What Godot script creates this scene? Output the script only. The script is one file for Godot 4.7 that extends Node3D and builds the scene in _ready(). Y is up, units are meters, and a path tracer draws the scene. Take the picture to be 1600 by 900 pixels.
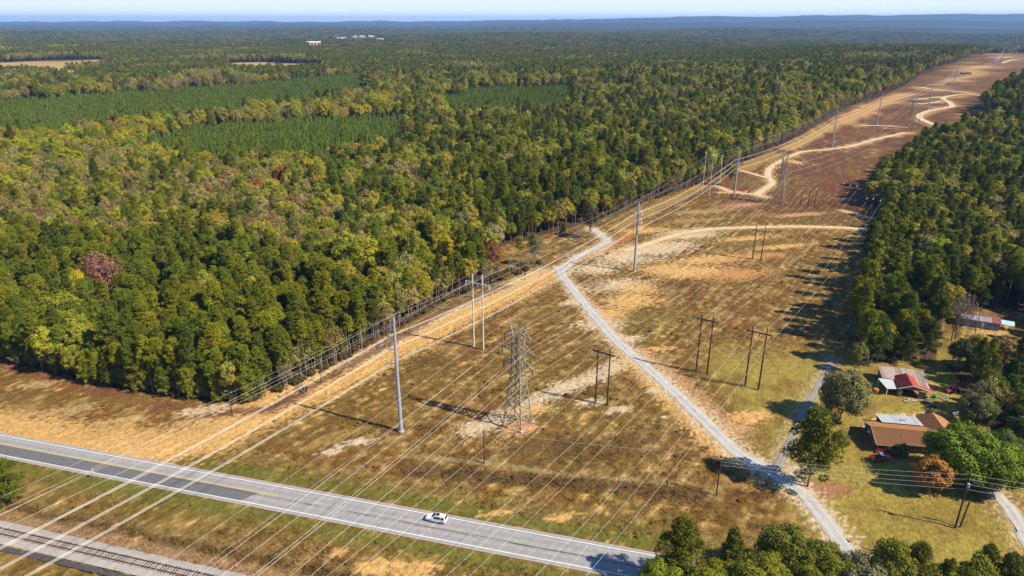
extends Node3D
# An aerial view over a power line corridor cut through autumn woods, with a highway, a railway and a homestead.
# Units are metres; the corridor runs away from the camera to the right.

const SUN_FROM := Vector3(0.669, 0.682, 0.295)
var rng := RandomNumberGenerator.new()
var used := {}
var mats := {}
var n_a := FastNoiseLite.new()
var n_b := FastNoiseLite.new()
var n_c := FastNoiseLite.new()


# ---------------------------------------------------------------- mesh building
class MB:
	var v := PackedVector3Array()
	var n := PackedVector3Array()
	var c := PackedColorArray()
	func tri(a: Vector3, b: Vector3, d: Vector3, col: Color, na := Vector3.ZERO) -> void:
		var nn := na if na != Vector3.ZERO else (b - a).cross(d - a).normalized()
		v.append(a); v.append(d); v.append(b)
		n.append(nn); n.append(nn); n.append(nn)
		c.append(col); c.append(col); c.append(col)
	func quad(a: Vector3, b: Vector3, d: Vector3, e: Vector3, col := Color.WHITE) -> void:
		var nn := (b - a).cross(d - a)
		if nn.length_squared() < 1e-12:
			nn = (d - a).cross(e - a)
		nn = nn.normalized()
		tri(a, b, d, col, nn)
		tri(a, d, e, col, nn)
	func box(t: Transform3D, s: Vector3, col := Color.WHITE) -> void:
		var h := s * 0.5
		var p: Array[Vector3] = []
		for i in 8:
			p.append(t * Vector3(h.x if i & 1 else -h.x, h.y if i & 2 else -h.y, h.z if i & 4 else -h.z))
		quad(p[4], p[5], p[7], p[6], col); quad(p[1], p[0], p[2], p[3], col)
		quad(p[5], p[1], p[3], p[7], col); quad(p[0], p[4], p[6], p[2], col)
		quad(p[6], p[7], p[3], p[2], col); quad(p[0], p[1], p[5], p[4], col)
	func boxat(at: Vector3, s: Vector3, col := Color.WHITE, yaw := 0.0) -> void:
		box(Transform3D(Basis(Vector3.UP, yaw), at), s, col)
	func beam(a: Vector3, b: Vector3, w: float, h := 0.0, col := Color.WHITE) -> void:
		var d := b - a
		box(Transform3D(MB.frame(d), (a + b) * 0.5), Vector3(w, d.length(), h if h > 0 else w), col)
	static func frame(d: Vector3) -> Basis:
		var y := d.normalized()
		var x := y.cross(Vector3.UP if absf(y.y) < 0.95 else Vector3.RIGHT).normalized()
		return Basis(x, y, x.cross(y))
	func tube(a: Vector3, b: Vector3, r0: float, r1: float, k := 6, col := Color.WHITE, caps := true) -> void:
		var f := MB.frame(b - a)
		for i in k:
			var p := TAU * i / k
			var q := TAU * (i + 1) / k
			var dp := f.x * cos(p) + f.z * sin(p)
			var dq := f.x * cos(q) + f.z * sin(q)
			for t in 2:
				var pts: Array = [a + dp * r0, b + dp * r1, b + dq * r1] if t == 0 else [a + dp * r0, b + dq * r1, a + dq * r0]
				var ns: Array = [dp, dp, dq] if t == 0 else [dp, dq, dq]
				for j in [0, 2, 1]:
					v.append(pts[j]); n.append(ns[j]); c.append(col)
			if caps:
				tri(b, b + dq * r1, b + dp * r1, col, f.y)
				tri(a, a + dp * r0, a + dq * r0, col, -f.y)
	func slab(a: Vector3, b: Vector3, d: Vector3, e: Vector3, thick: float, col := Color.WHITE) -> void:
		var up := (b - a).cross(d - a).normalized() * thick
		quad(a, b, d, e, col); quad(e - up, d - up, b - up, a - up, col)
		quad(a - up, b - up, b, a, col); quad(b - up, d - up, d, b, col)
		quad(d - up, e - up, e, d, col); quad(e - up, a - up, a, e, col)
	func loft(rings: Array, col := Color.WHITE, smooth := false) -> void:
		for i in rings.size() - 1:
			var r: Array = rings[i]
			var s: Array = rings[i + 1]
			for j in r.size():
				var k := (j + 1) % r.size()
				quad(r[j], s[j], s[k], r[k], col)
		for e in [0, rings.size() - 1]:
			var r: Array = rings[e]
			var mid := Vector3.ZERO
			for p in r: mid += p
			mid /= r.size()
			for j in r.size():
				if e == 0: tri(mid, r[j], r[(j + 1) % r.size()], col)
				else: tri(mid, r[(j + 1) % r.size()], r[j], col)
	func leaf(p: Vector3, out: Vector3, s: float, col: Color, g: RandomNumberGenerator, soft := 0.2) -> void:
		var nn := (out + Vector3(g.randf_range(-1, 1), g.randf_range(-0.6, 1), g.randf_range(-1, 1)) * 0.62).normalized()
		var f := MB.frame(nn)
		var w := g.randf() * TAU
		var a := f.x * cos(w) + f.z * sin(w)
		var b := nn.cross(a)
		var sn := nn.lerp(out, soft).normalized()
		tri(p - a * s * 0.6, p + a * s * 0.6 + b * s * 0.25, p + b * s * g.randf_range(0.7, 1.1), col, sn)
	# a spray of needles that points away from the twig
	func spray(p: Vector3, d: Vector3, s: float, col: Color, g: RandomNumberGenerator) -> void:
		var e := (d + Vector3(g.randf_range(-1, 1), g.randf_range(-0.4, 1), g.randf_range(-1, 1)) * 0.5).normalized()
		var side := e.cross(Vector3(g.randfn(), g.randfn(), g.randfn())).normalized() * s * 0.24
		tri(p - side, p + side, p + e * s * 1.5, col)
	func mesh(m: Material = null, onto: ArrayMesh = null) -> ArrayMesh:
		var am := onto if onto else ArrayMesh.new()
		if v.is_empty():
			return am
		var arr := []
		arr.resize(Mesh.ARRAY_MAX)
		arr[Mesh.ARRAY_VERTEX] = v
		arr[Mesh.ARRAY_NORMAL] = n
		arr[Mesh.ARRAY_COLOR] = c
		am.add_surface_from_arrays(Mesh.PRIMITIVE_TRIANGLES, arr)
		if m: am.surface_set_material(am.get_surface_count() - 1, m)
		return am


# ---------------------------------------------------------------- naming and tagging
func numbered(called: String) -> String:
	var k: int = used.get(called, 0)
	used[called] = k + 1
	return called if k == 0 else "%s_%03d" % [called, k]

func tag(o: Node3D, label := "", category := "", group := "", kind := "") -> Node3D:
	if label: o.set_meta("label", label)
	if category: o.set_meta("category", category)
	if group: o.set_meta("group", group)
	if kind: o.set_meta("kind", kind)
	return o

func thing(called: String, label: String, category: String, at: Vector3, yaw := 0.0, group := "") -> Node3D:
	var o := Node3D.new()
	o.name = numbered(called)
	add_child(o)
	o.position = at
	o.rotation.y = yaw
	tag(o, label, category, group)
	return o

func put(called: String, mesh: Mesh, m: Material, parent: Node = null) -> MeshInstance3D:
	var o := MeshInstance3D.new()
	o.name = called if parent else numbered(called)
	o.mesh = mesh
	if m: o.material_override = m
	(parent if parent else self).add_child(o, true)
	return o

func obj(called: String, b: MB, m: Material, parent: Node = null) -> MeshInstance3D:
	return put(called, b.mesh(), m, parent)

func structure(called: String, b: MB, m: Material, parent: Node = null) -> MeshInstance3D:
	var o := obj(called, b, m, parent)
	if parent == null: o.set_meta("kind", "structure")
	return o

func dup(root: Node3D, at: Vector3, yaw: float, label: String, group := "") -> Node3D:
	var r: Node3D = root.duplicate()
	r.name = numbered(String(root.name).rstrip("_0123456789"))
	add_child(r)
	r.position = at
	r.rotation.y = yaw
	r.set_meta("label", label)
	if group: r.set_meta("group", group)
	return r


# ---------------------------------------------------------------- materials
func lin(r: float, g: float, b: float) -> Color:
	return Color(r, g, b).linear_to_srgb()

func mat(r: float, g: float, b: float, rough := 0.85, metal := 0.0, vcol := true) -> StandardMaterial3D:
	var m := StandardMaterial3D.new()
	m.albedo_color = lin(r, g, b)
	m.roughness = rough
	m.metallic = metal
	m.metallic_specular = 0.3
	m.vertex_color_use_as_albedo = vcol
	return m

func noise_tex(freq: float, lo: float, hi: float, seed_: int, octaves := 4, size := 512, stretch := false) -> NoiseTexture2D:
	var f := FastNoiseLite.new()
	f.seed = seed_
	f.noise_type = FastNoiseLite.TYPE_SIMPLEX_SMOOTH
	f.frequency = freq
	f.fractal_octaves = octaves
	f.fractal_gain = 0.62
	var t := NoiseTexture2D.new()
	t.width = size
	t.height = size
	t.seamless = true
	t.noise = f
	var g := Gradient.new()
	var top := maxf(hi, 1.0)
	g.set_color(0, lin(lo / top, lo / top, lo / top))
	g.set_color(1, lin(hi / top, hi / top, hi / top))
	t.color_ramp = g
	t.set_meta("mean", (lo + hi) * 0.5 / top)
	return t

func textured(m: StandardMaterial3D, t: Texture2D, metres: float, t2: Texture2D = null, metres2 := 1.0) -> StandardMaterial3D:
	# the textures only vary the colour about its own mean
	var k: float = 1.0 / t.get_meta("mean")
	if t2: k /= t2.get_meta("mean")
	var c := m.albedo_color.srgb_to_linear()
	m.albedo_color = lin(minf(c.r * k, 1.0), minf(c.g * k, 1.0), minf(c.b * k, 1.0))
	m.albedo_texture = t
	m.uv1_triplanar = true
	m.uv1_world_triplanar = true
	m.uv1_scale = Vector3.ONE / metres
	if t2:
		m.detail_enabled = true
		m.detail_blend_mode = BaseMaterial3D.BLEND_MODE_MUL
		m.detail_albedo = t2
		m.detail_uv_layer = BaseMaterial3D.DETAIL_UV_2
		m.uv2_triplanar = true
		m.uv2_world_triplanar = true
		m.uv2_scale = Vector3.ONE / metres2
	return m

func line(a: Array) -> PackedVector2Array:
	var p := PackedVector2Array()
	for i in a.size() / 2:
		p.append(Vector2(a[2 * i], a[2 * i + 1]))
	return p


# ---------------------------------------------------------------- land
func ss(a: float, b: float, x: float) -> float:
	var t := clampf((x - a) / (b - a), 0, 1)
	return t * t * (3 - 2 * t)

const RISE := [[700, 0], [980, 12], [1273, 15], [1530, 18], [1880, 25], [2300, 28], [2900, 0], [3600, -15], [1000000, -15]]
func hill(x: float, z: float) -> float:
	var u := 0.581 * x - 0.814 * z
	var v := 0.814 * x + 0.581 * z
	var k := 0.0
	if u > 700.0:
		for i in RISE.size() - 1:
			if u < RISE[i + 1][0]:
				k = RISE[i][1] + (RISE[i + 1][1] - RISE[i][1]) * ss(RISE[i][0], RISE[i + 1][0], u)
				break
	var w := 0.35 + 0.65 * ss(-900, -300, v)
	var far := ss(1800, 3500, sqrt(x * x + z * z))
	return k * w + (24.0 * sin(x / 700.0 + 1.3) * sin(z / 900.0 + 0.5) * far if far > 0 else 0.0)

func at(p: Vector2, up := 0.0) -> Vector3:
	return Vector3(p.x, hill(p.x, p.y) + up, p.y)

var xs := PackedFloat32Array()
var zs := PackedFloat32Array()
var gcol := PackedColorArray()
var gflat := PackedFloat32Array()   # 1 where the land keeps its bumps, 0 under roads

func grid_lines() -> void:
	var x := -172.0
	var s := 1.0
	var low := PackedFloat32Array()
	while x > -24000.0:
		s *= 1.065
		x -= s
		low.append(x)
	low.reverse()
	xs = low
	x = -172.0
	while x < 262.0:
		xs.append(x); x += 0.75
	s = 1.0
	while x < 24000.0:
		xs.append(x); s *= 1.06; x += s
	var z := -430.0
	s = 1.0
	var far := PackedFloat32Array()
	while z > -30000.0:
		s *= 1.035 if z > -1700.0 else 1.1
		z -= s
		far.append(z)
	far.reverse()
	zs = far
	z = -430.0
	while z < -104.0:
		zs.append(z); z += 0.75
	s = 1.0
	while z < 3000.0:
		zs.append(z); s *= 1.15; z += s

func range_of(a: PackedFloat32Array, lo: float, hi: float) -> Vector2i:
	return Vector2i(a.bsearch(lo), a.bsearch(hi))

func paint_line(p: PackedVector2Array, half: float, soft: float, col: Color, power := 1.0, ragged := 0.0, flat := false) -> void:
	var reach := half + soft + ragged
	for i in p.size() - 1:
		var a := p[i]
		var b := p[i + 1]
		var rx := range_of(xs, minf(a.x, b.x) - reach, maxf(a.x, b.x) + reach)
		var rz := range_of(zs, minf(a.y, b.y) - reach, maxf(a.y, b.y) + reach)
		var d := b - a
		var l2 := d.length_squared()
		for iz in range(rz.x, rz.y):
			for ix in range(rx.x, rx.y):
				var q := Vector2(xs[ix], zs[iz])
				var t := clampf((q - a).dot(d) / l2, 0, 1)
				var dist := q.distance_to(a + d * t)
				if dist > reach: continue
				var k := iz * xs.size() + ix
				if flat:
					gflat[k] = minf(gflat[k], ss(half, half + soft, dist))
					continue
				var w := 1.0 - ss(half, half + soft, dist + ragged * n_c.get_noise_2d(q.x * 3.1, q.y * 3.1) * 1.6)
				w *= power
				# a later piece of the same line may not paint twice over the first
				if t <= 0.0 and i > 0: w *= 0.5
				gcol[k] = gcol[k].lerp(col, w)

func paint_patch(c: Vector2, rx_: float, rz_: float, turn: float, col: Color, power := 1.0, ragged := 0.7) -> void:
	var reach := maxf(rx_, rz_) * 1.6
	var rx := range_of(xs, c.x - reach, c.x + reach)
	var rz := range_of(zs, c.y - reach, c.y + reach)
	for iz in range(rz.x, rz.y):
		for ix in range(rx.x, rx.y):
			var q := Vector2(xs[ix], zs[iz])
			var d := (q - c).rotated(-turn)
			var r := sqrt(d.x * d.x / (rx_ * rx_) + d.y * d.y / (rz_ * rz_))
			if r > 1.6: continue
			r += ragged * (n_c.get_noise_2d(d.x * 1.3 + c.x, d.y * 3.4) + 0.6 * n_b.get_noise_2d(q.x * 5.0, q.y * 5.0))
			var w := (1.0 - ss(0.62, 1.0, r)) * power
			var k := iz * xs.size() + ix
			gcol[k] = gcol[k].lerp(col, w)

var cleared: PackedVector2Array
var fields: Array[PackedVector2Array] = []
var verge_a: Vector2
var verge_d: Vector2

const SAND := Color(0.50, 0.295, 0.098)
const PALE := Color(0.48, 0.365, 0.22)
const DARKWEED := Color(0.092, 0.052, 0.017)
const HWY := Vector2(-147.2, -163.2)
const HWY_D := Vector2(0.9663, 0.2575)

func hwy(s: float, o: float, up := 0.0) -> Vector3:
	var p := HWY + HWY_D * s + Vector2(-HWY_D.y, HWY_D.x) * o
	return Vector3(p.x, up, p.y)

# small open patches in the far forest
func glade(x: float, z: float) -> bool:
	return n_a.get_noise_2d(x * 0.11 + 300.0, z * 0.11 - 700.0) > 0.46

func land_colors() -> void:
	var nx := xs.size()
	gcol.resize(nx * zs.size())
	gflat.resize(nx * zs.size())
	gflat.fill(1.0)
	var olive := Color(0.150, 0.096, 0.018)
	var brown := Color(0.150, 0.072, 0.017)
	var straw := Color(0.265, 0.170, 0.055)
	var red := Color(0.118, 0.046, 0.019)
	var floor_near := Color(0.075, 0.045, 0.024)
	var floor_far := Color(0.026, 0.032, 0.012)
	var lawn := Color(0.250, 0.190, 0.036)
	var field_c := Color(0.36, 0.24, 0.085)
	var box := Rect2(cleared[0], Vector2.ZERO)
	for p in cleared: box = box.expand(p)
	for iz in zs.size():
		var z := zs[iz]
		for ix in nx:
			var x := xs[ix]
			var k := iz * nx + ix
			var q := Vector2(x, z)
			var r := q.length()
			var yard_gap := false
			if x > 100.0 and x < 260.0 and z > -300.0 and z < -150.0:
				for f in clearings:
					if Geometry2D.is_point_in_polygon(q, f): yard_gap = true
			if not yard_gap and not (box.has_point(q) and Geometry2D.is_point_in_polygon(q, cleared)):
				var in_field := false
				if r > 900.0 and r < 7000.0:
					for f in fields:
						if Geometry2D.is_point_in_polygon(q, f):
							in_field = true
							break
				gcol[k] = field_c * (1.0 + 0.25 * n_a.get_noise_2d(x * 0.2, z * 0.2)) if in_field else floor_near.lerp(field_c * 0.6 if r > 2700.0 and glade(x, z) else floor_far, ss(500, 1500, r))
				continue
			var u := 0.581 * x - 0.814 * z
			var v := 0.814 * x + 0.581 * z
			var big := n_a.get_noise_2d(x, z)
			var mid := n_b.get_noise_2d(x, z)
			var fine := n_c.get_noise_2d(x, z)
			var streak := n_b.get_noise_2d(u * 0.55, v * 4.5)
			var c := brown.lerp(olive, clampf(0.5 + 0.75 * big + 0.5 * mid, 0, 1))
			c = c.lerp(straw, clampf(0.06 + 1.0 * mid + 0.9 * fine + 0.9 * streak - 0.4 * big, 0, 0.8))
			var far := ss(395, 470, u + 25.0 * big) * (1.0 - 0.25 * ss(1000, 1300, u))
			c = c.lerp(red.lerp(olive, clampf(0.16 + 0.8 * big + 0.5 * streak, 0, 1)), far)
			c = c.lerp(straw, far * clampf(streak * 0.9 + fine * 0.5 - 0.3, 0, 0.5))
			var yard := ss(62, 74, x) * ss(-235, -205, z)
			c = c.lerp(lawn.lerp(brown, clampf(0.15 + 0.9 * mid + 0.5 * big, 0, 0.8)), yard)
			c = c.lerp(SAND, clampf(1.6 * streak + 1.2 * fine + 0.6 * big - 0.98, 0, 0.7) * (1.0 - yard) * (1.0 - 0.6 * far))
			c *= 1.0 + (0.30 * streak + 0.30 * fine) * (1.0 - 0.7 * yard)
			gcol[k] = Color(maxf(c.r, 0.012), maxf(c.g, 0.01), maxf(c.b, 0.004))
	# the grassy sides of the highway, greener near the pavement
	var h0 := hwy(-260, 0)
	var h1 := hwy(460, 0)
	for side in [-7.6, 7.2]:
		var a := hwy(-260, side)
		var b := hwy(460, side)
		paint_line(line([a.x, a.z, b.x, b.z]), 0.9, 2.0, Color(0.100, 0.112, 0.014), 0.85, 1.8)
	for side in [-11.5, 10.5]:
		var a := hwy(-260, side)
		var b := hwy(460, side)
		paint_line(line([a.x, a.z, b.x, b.z]), 0.8, 3.0, Color(0.145, 0.115, 0.022), 0.55, 2.4)
	paint_line(line([h0.x, h0.z, h1.x, h1.z]), 5.0, 4.0, SAND, 1.0, 0.0, true)
	for e in [[19.6, 0.9, DARKWEED, 0.9, 1.8], [23.2, 1.0, Color(0.27, 0.165, 0.085), 0.9, 1.2], [17.0, 0.5, Color(0.2, 0.14, 0.05), 0.6, 1.5]]:
		var a := hwy(-260, e[0])
		var b := hwy(460, e[0])
		paint_line(line([a.x, a.z, b.x, b.z]), e[1], 1.2, e[2], e[3], e[4])
	# the stripped strip along the forest edge
	paint_line(line([-161.6, -172.8, -136.3, -168.4, -117.0, -163.6, -98.4, -162.3, -88.0, -167.4, -77.9, -180.6, -66.4, -195.2, -52.9, -209.8, -37.8, -228.5, -20.6, -252.8, -2.8, -275.0, 16.8, -300.8]), 6.2, 3.5, SAND, 0.97, 4.5)
	paint_line(line([-115.9, -161.7, -96.8, -159.0, -84.6, -163.6, -72.8, -177.0, -61.3, -191.4, -48.0, -207.5]), 4.5, 3.5, SAND, 0.85, 4.5)
	paint_line(line([-163.5, -175.2, -119.5, -168.1, -91.9, -168.1, -79.5, -185.1]), 3.0, 3.0, Color(0.32, 0.2, 0.07), 0.25, 4.5)
	paint_line(line([-53.9, -214.6, -38.9, -235.8, -21.3, -262.1, -2.9, -284.2, 15.9, -308.0]), 1.5, 2.5, PALE, 0.7, 3.0)
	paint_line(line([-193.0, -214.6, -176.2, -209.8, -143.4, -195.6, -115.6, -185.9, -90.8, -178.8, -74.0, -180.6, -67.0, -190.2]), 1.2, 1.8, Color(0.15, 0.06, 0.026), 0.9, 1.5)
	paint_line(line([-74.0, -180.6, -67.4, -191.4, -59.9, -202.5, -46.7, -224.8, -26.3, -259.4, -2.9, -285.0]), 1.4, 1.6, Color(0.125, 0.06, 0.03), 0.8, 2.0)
	paint_line(line([26.5, -315.4, 44.5, -335.4, 61.1, -357.8, 76.1, -383.0]), 2.4, 1.6, Color(0.38, 0.155, 0.05), 0.95, 1.5)
	paint_line(line([60.7, -379.0, 83.7, -414.6, 112.0, -451.3, 138.3, -486.1]), 3.6, 2.5, Color(0.29, 0.18, 0.05), 0.9, 2.5)
	paint_line(line([183.2, -540.8, 203.9, -572.6, 236.6, -611.3]), 6.0, 3.0, Color(0.29, 0.18, 0.05), 0.9, 2.5)
	paint_line(line([257.5, -641.0, 295.2, -693.6, 348.6, -758.8, 365.1, -777.6]), 6.0, 4.0, Color(0.38, 0.235, 0.075), 0.95, 3.0)
	paint_line(line([369.0, -776.9, 416.6, -830.0, 494.2, -931.1, 570.2, -1017.7]), 10.0, 5.0, Color(0.42, 0.24, 0.09), 0.95, 5.0)
	paint_line(line([635.6, -1109.4, 647.0, -1087.6, 645.6, -1020.8]), 6.0, 4.0, Color(0.42, 0.24, 0.09), 0.9, 3.0)
	paint_line(line([754.9, -1209.7, 848.0, -1324.7, 977.7, -1502.8, 1046.1, -1577.7]), 9.0, 5.0, Color(0.41, 0.24, 0.09), 0.95, 4.0)
	paint_line(line([1216.9, -1792.4, 2319.2, -3339.7, 2978.8, -4217.2]), 12.0, 8.0, Color(0.46, 0.29, 0.16), 0.95, 4.0)
	# bare tracks and patches
	paint_line(line([-12.0, -169.4, -3.8, -175.2, 6.0, -185.1, 16.5, -194.3, 27.7, -201.6, 41.5, -214.6]), 2.2, 2.2, PALE, 0.9, 2.6)
	paint_line(line([41.5, -214.6, 51.0, -200.7, 56.5, -180.6, 61.2, -163.6]), 1.6, 1.4, SAND, 0.75, 2.2)
	paint_line(line([40.0, -219.6, 48.5, -189.0, 54.0, -170.8, 58.9, -156.0]), 2.6, 1.6, SAND, 0.8, 2.6)
	paint_line(line([45.9, -220.6, 55.0, -199.8, 60.4, -180.6, 65.7, -163.6]), 2.6, 1.6, Color(0.4, 0.23, 0.1), 0.7, 2.4)
	paint_line(line([-27.9, -156.9, -6.9, -154.0, 10.1, -149.5, 26.5, -146.8, 42.5, -144.7]), 0.7, 0.8, Color(0.27, 0.2, 0.08), 0.8, 0.8)
	paint_line(line([-26.9, -150.3, -10.0, -148.4, 9.9, -145.8, 29.2, -143.2, 46.4, -140.7]), 1.9, 1.4, DARKWEED, 0.85, 1.4)
	for e in [[Vector2(24.8, -185.1), 6.0, 2.6, PALE], [Vector2(32.1, -180.6), 5.0, 2.0, PALE], [Vector2(5.8, -180.6), 7.0, 3.0, SAND], [Vector2(2.2, -170.8), 6.5, 4.0, Color(0.45, 0.24, 0.12)], [Vector2(-43.2, -163.6), 6.0, 2.2, PALE], [Vector2(-49.3, -159.0), 4.0, 1.6, PALE],
			[Vector2(-3.1, -134.0), 6.5, 1.5, SAND], [Vector2(12.2, -132.6), 5.0, 1.6, SAND], [Vector2(-29.1, -116.3), 7.0, 3.0, SAND], [Vector2(-20.7, -115.4), 6.0, 3.0, SAND], [Vector2(-38.5, -120.7), 3.0, 1.5, SAND],
			[Vector2(25.6, -266.3), 6.0, 3.0, PALE], [Vector2(67.6, -335.4), 26.0, 9.0, PALE], [Vector2(97.2, -362.6), 22.0, 6.0, PALE], [Vector2(39.8, -308.0), 13.0, 8.0, PALE], [Vector2(59.3, -325.1), 20.0, 10.0, PALE], [Vector2(77.3, -342.9), 24.0, 9.0, PALE], [Vector2(99.0, -370.0), 18.0, 7.0, PALE], [Vector2(46.0, -286.6), 18.0, 8.0, PALE], [Vector2(76.0, -372.5), 16.0, 6.0, SAND], [Vector2(73.4, -308.0), 14.0, 8.0, SAND], [Vector2(50.1, -267.7), 14.0, 9.0, SAND], [Vector2(35.1, -244.7), 12.0, 6.0, PALE], [Vector2(150.9, -466.2), 14.0, 4.0, SAND], [Vector2(104.4, -392.6), 16.0, 5.0, Color(0.3, 0.18, 0.07)],
			[Vector2(38.8, -254.1), 10.0, 7.0, SAND], [Vector2(56.7, -282.7), 10.0, 8.0, SAND], [Vector2(87.5, -303.5), 20.0, 9.0, SAND], [Vector2(104.9, -300.8), 20.0, 8.0, Color(0.40, 0.20, 0.065)], [Vector2(98.6, -322.1), 26.0, 7.0, SAND], [Vector2(122.6, -327.1), 20.0, 5.0, Color(0.40, 0.20, 0.065)], [Vector2(141.2, -342.9), 18.0, 3.5, SAND],
			[Vector2(129.2, -357.8), 22.0, 4.0, Color(0.5, 0.29, 0.1)], [Vector2(148.6, -430.6), 18.0, 5.0, Color(0.36, 0.2, 0.1)], [Vector2(119.6, -414.6), 24.0, 5.0, Color(0.33, 0.21, 0.09)], [Vector2(176.5, -407.0), 20.0, 4.0, Color(0.44, 0.25, 0.13)], [Vector2(238.2, -578.3), 9.0, 12.0, Color(0.5, 0.31, 0.11)],
			[Vector2(71.9, -177.0), 8.0, 3.5, SAND], [Vector2(65.0, -170.1), 7.0, 3.0, Color(0.4, 0.23, 0.1)], [Vector2(45.1, -192.3), 3.0, 2.0, PALE], [Vector2(46.0, -177.0), 2.0, 1.0, PALE], [Vector2(42.8, -230.2), 8.0, 3.0, PALE], [Vector2(53.1, -222.2), 7.0, 2.5, SAND],
			[Vector2(-93.5, -180.6), 8.0, 3.0, PALE], [Vector2(-136.3, -180.6), 12.0, 3.0, Color(0.34, 0.22, 0.09)], [Vector2(-154.3, -196.4), 9.0, 2.5, Color(0.34, 0.22, 0.09)], [Vector2(-114.0, -175.2), 8.0, 2.0, Color(0.36, 0.24, 0.1)], [Vector2(114.0, -175.2), 12.0, 3.0, PALE], [Vector2(122.6, -177.0), 8.0, 2.0, SAND], [Vector2(88.2, -163.6), 6.0, 2.0, SAND],
			[Vector2(80.7, -142.4), 7.0, 3.0, Color(0.25, 0.12, 0.06)], [Vector2(74.3, -142.4), 7.0, 3.0, Color(0.3, 0.15, 0.09)], [Vector2(75.8, -150.3), 6.0, 3.5, Color(0.42, 0.33, 0.24)], [Vector2(179.7, -235.8), 10.0, 4.0, Color(0.4, 0.25, 0.09)], [Vector2(135.6, -196.4), 3.0, 5.0, SAND], [Vector2(160.6, -196.4), 8.0, 6.0, Color(0.36, 0.2, 0.1)], [Vector2(138.9, -166.8), 7.0, 3.0, Color(0.36, 0.22, 0.12)]]:
		paint_patch(e[0], e[1], e[2], -0.25, e[3], 0.97, 0.78)
	for e in [[Vector2(14.2, -160.5), 16.0, 6.5], [Vector2(28.4, -160.5), 14.0, 5.0], [Vector2(3.5, -160.5), 12.0, 4.0], [Vector2(-24.7, -214.6), 12.0, 5.0], [Vector2(-38.2, -200.7), 10.0, 4.0], [Vector2(11.4, -175.2), 6.0, 2.5], [Vector2(36.5, -166.8), 10.0, 4.0], [Vector2(67.7, -327.1), 5.0, 4.0], [Vector2(37.3, -286.6), 6.0, 5.0], [Vector2(74.7, -286.6), 14.0, 6.0]]:
		paint_patch(e[0], e[1], e[2], -0.25, Color(0.105, 0.058, 0.018), 0.55, 0.9)
	for e in [[Vector2(56.3, -250.9), 20.0, 8.0], [Vector2(12.9, -254.1), 12.0, 7.0], [Vector2(70.2, -163.6), 9.0, 6.0], [Vector2(-112.8, -188.2), 20.0, 4.0], [Vector2(129.6, -348.5), 24.0, 5.0], [Vector2(178.7, -496.6), 22.0, 22.0], [Vector2(104.8, -134.0), 20.0, 6.0]]:
		paint_patch(e[0], e[1], e[2], -0.25, Color(0.160, 0.112, 0.022), 0.5)
	for t in tracks():
		paint_line(t[0], t[1] + 0.6, 2.2, SAND if t[2] else PALE, 0.35 if t[3] == "driveway" else 0.8, 2.6)
		paint_line(t[0], t[1] + 1.0, 4.0, SAND, 1.0, 0.0, true)

# centre line, half width, whether it is bare earth (else crushed stone), name
func tracks() -> Array:
	return [
		[line([75.0, -119.5, 74.8, -123.5, 74.3, -131.2, 73.3, -139.2, 71.0, -144.5, 66.7, -150.9, 61.6, -159.0, 56.9, -174.9, 51.3, -192.7, 44.5, -212.7, 38.2, -230.7, 32.5, -255.4, 27.4, -278.0, 23.7, -297.4, 22.7, -309.8]), 2.1, false, "gravel_road"],
		[line([23.3, -304.4, 32.1, -325.1, 43.2, -338.6, 51.6, -351.9, 49.6, -363.8, 45.7, -376.4]), 2.0, false, "gravel_road"],
		[line([69.2, -149.8, 75.0, -158.7, 83.4, -171.8, 91.7, -184.4, 100.9, -197.3, 112.6, -214.6]), 1.0, false, "driveway"],
		[line([115.1, -117.2, 117.5, -124.8, 120.2, -133.3, 120.9, -139.2, 121.3, -143.2]), 1.7, false, "driveway"],
		[line([57.7, -335.4, 71.2, -346.3, 92.4, -365.0, 112.9, -375.1, 139.7, -379.0, 166.0, -380.3, 190.6, -377.7, 215.3, -368.7]), 1.9, true, "dirt_track"],
		[line([206.5, -416.2, 213.6, -402.6, 225.5, -388.4]), 1.2, true, "dirt_track"],
		[line([145.1, -492.4, 152.6, -466.2, 166.1, -458.7, 169.7, -451.3]), 1.6, true, "dirt_track"],
		[line([180.3, -538.3, 186.0, -526.1, 192.7, -509.8]), 1.7, true, "dirt_track"],
		[line([170.4, -453.2, 168.1, -460.5, 189.9, -492.4, 194.3, -514.4, 207.7, -548.4, 235.0, -589.9, 264.0, -624.2, 295.4, -637.6, 322.6, -654.1, 358.4, -683.0, 403.2, -711.0]), 2.3, true, "dirt_track"],
		[line([374.7, -753.8, 389.5, -747.3, 402.2, -741.4, 416.1, -731.8]), 1.9, true, "dirt_track"],
		[line([449.0, -739.3, 450.1, -757.2, 456.0, -783.5, 468.9, -803.2, 496.1, -830.6, 529.4, -854.9, 546.9, -873.7, 566.0, -912.7, 577.8, -947.1, 600.3, -975.2, 634.3, -996.3, 652.0, -979.0]), 2.6, true, "dirt_track"],
		[line([590.1, -968.4, 560.3, -955.7, 529.8, -936.1]), 2.6, true, "dirt_track"],
		[line([561.1, -919.9, 529.7, -901.1, 506.1, -895.4]), 2.4, true, "dirt_track"],
		[line([632.5, -1098.5, 633.8, -1057.9, 646.1, -1038.6, 652.8, -1011.7]), 3.0, true, "dirt_track"],
		[line([699.2, -1149.7, 669.6, -1141.2]), 2.4, true, "dirt_track"],
		[line([1072.6, -1577.4, 1175.6, -1691.7, 1232.6, -1735.0, 1322.5, -1774.1]), 3.0, true, "dirt_track"],
	]

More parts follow.
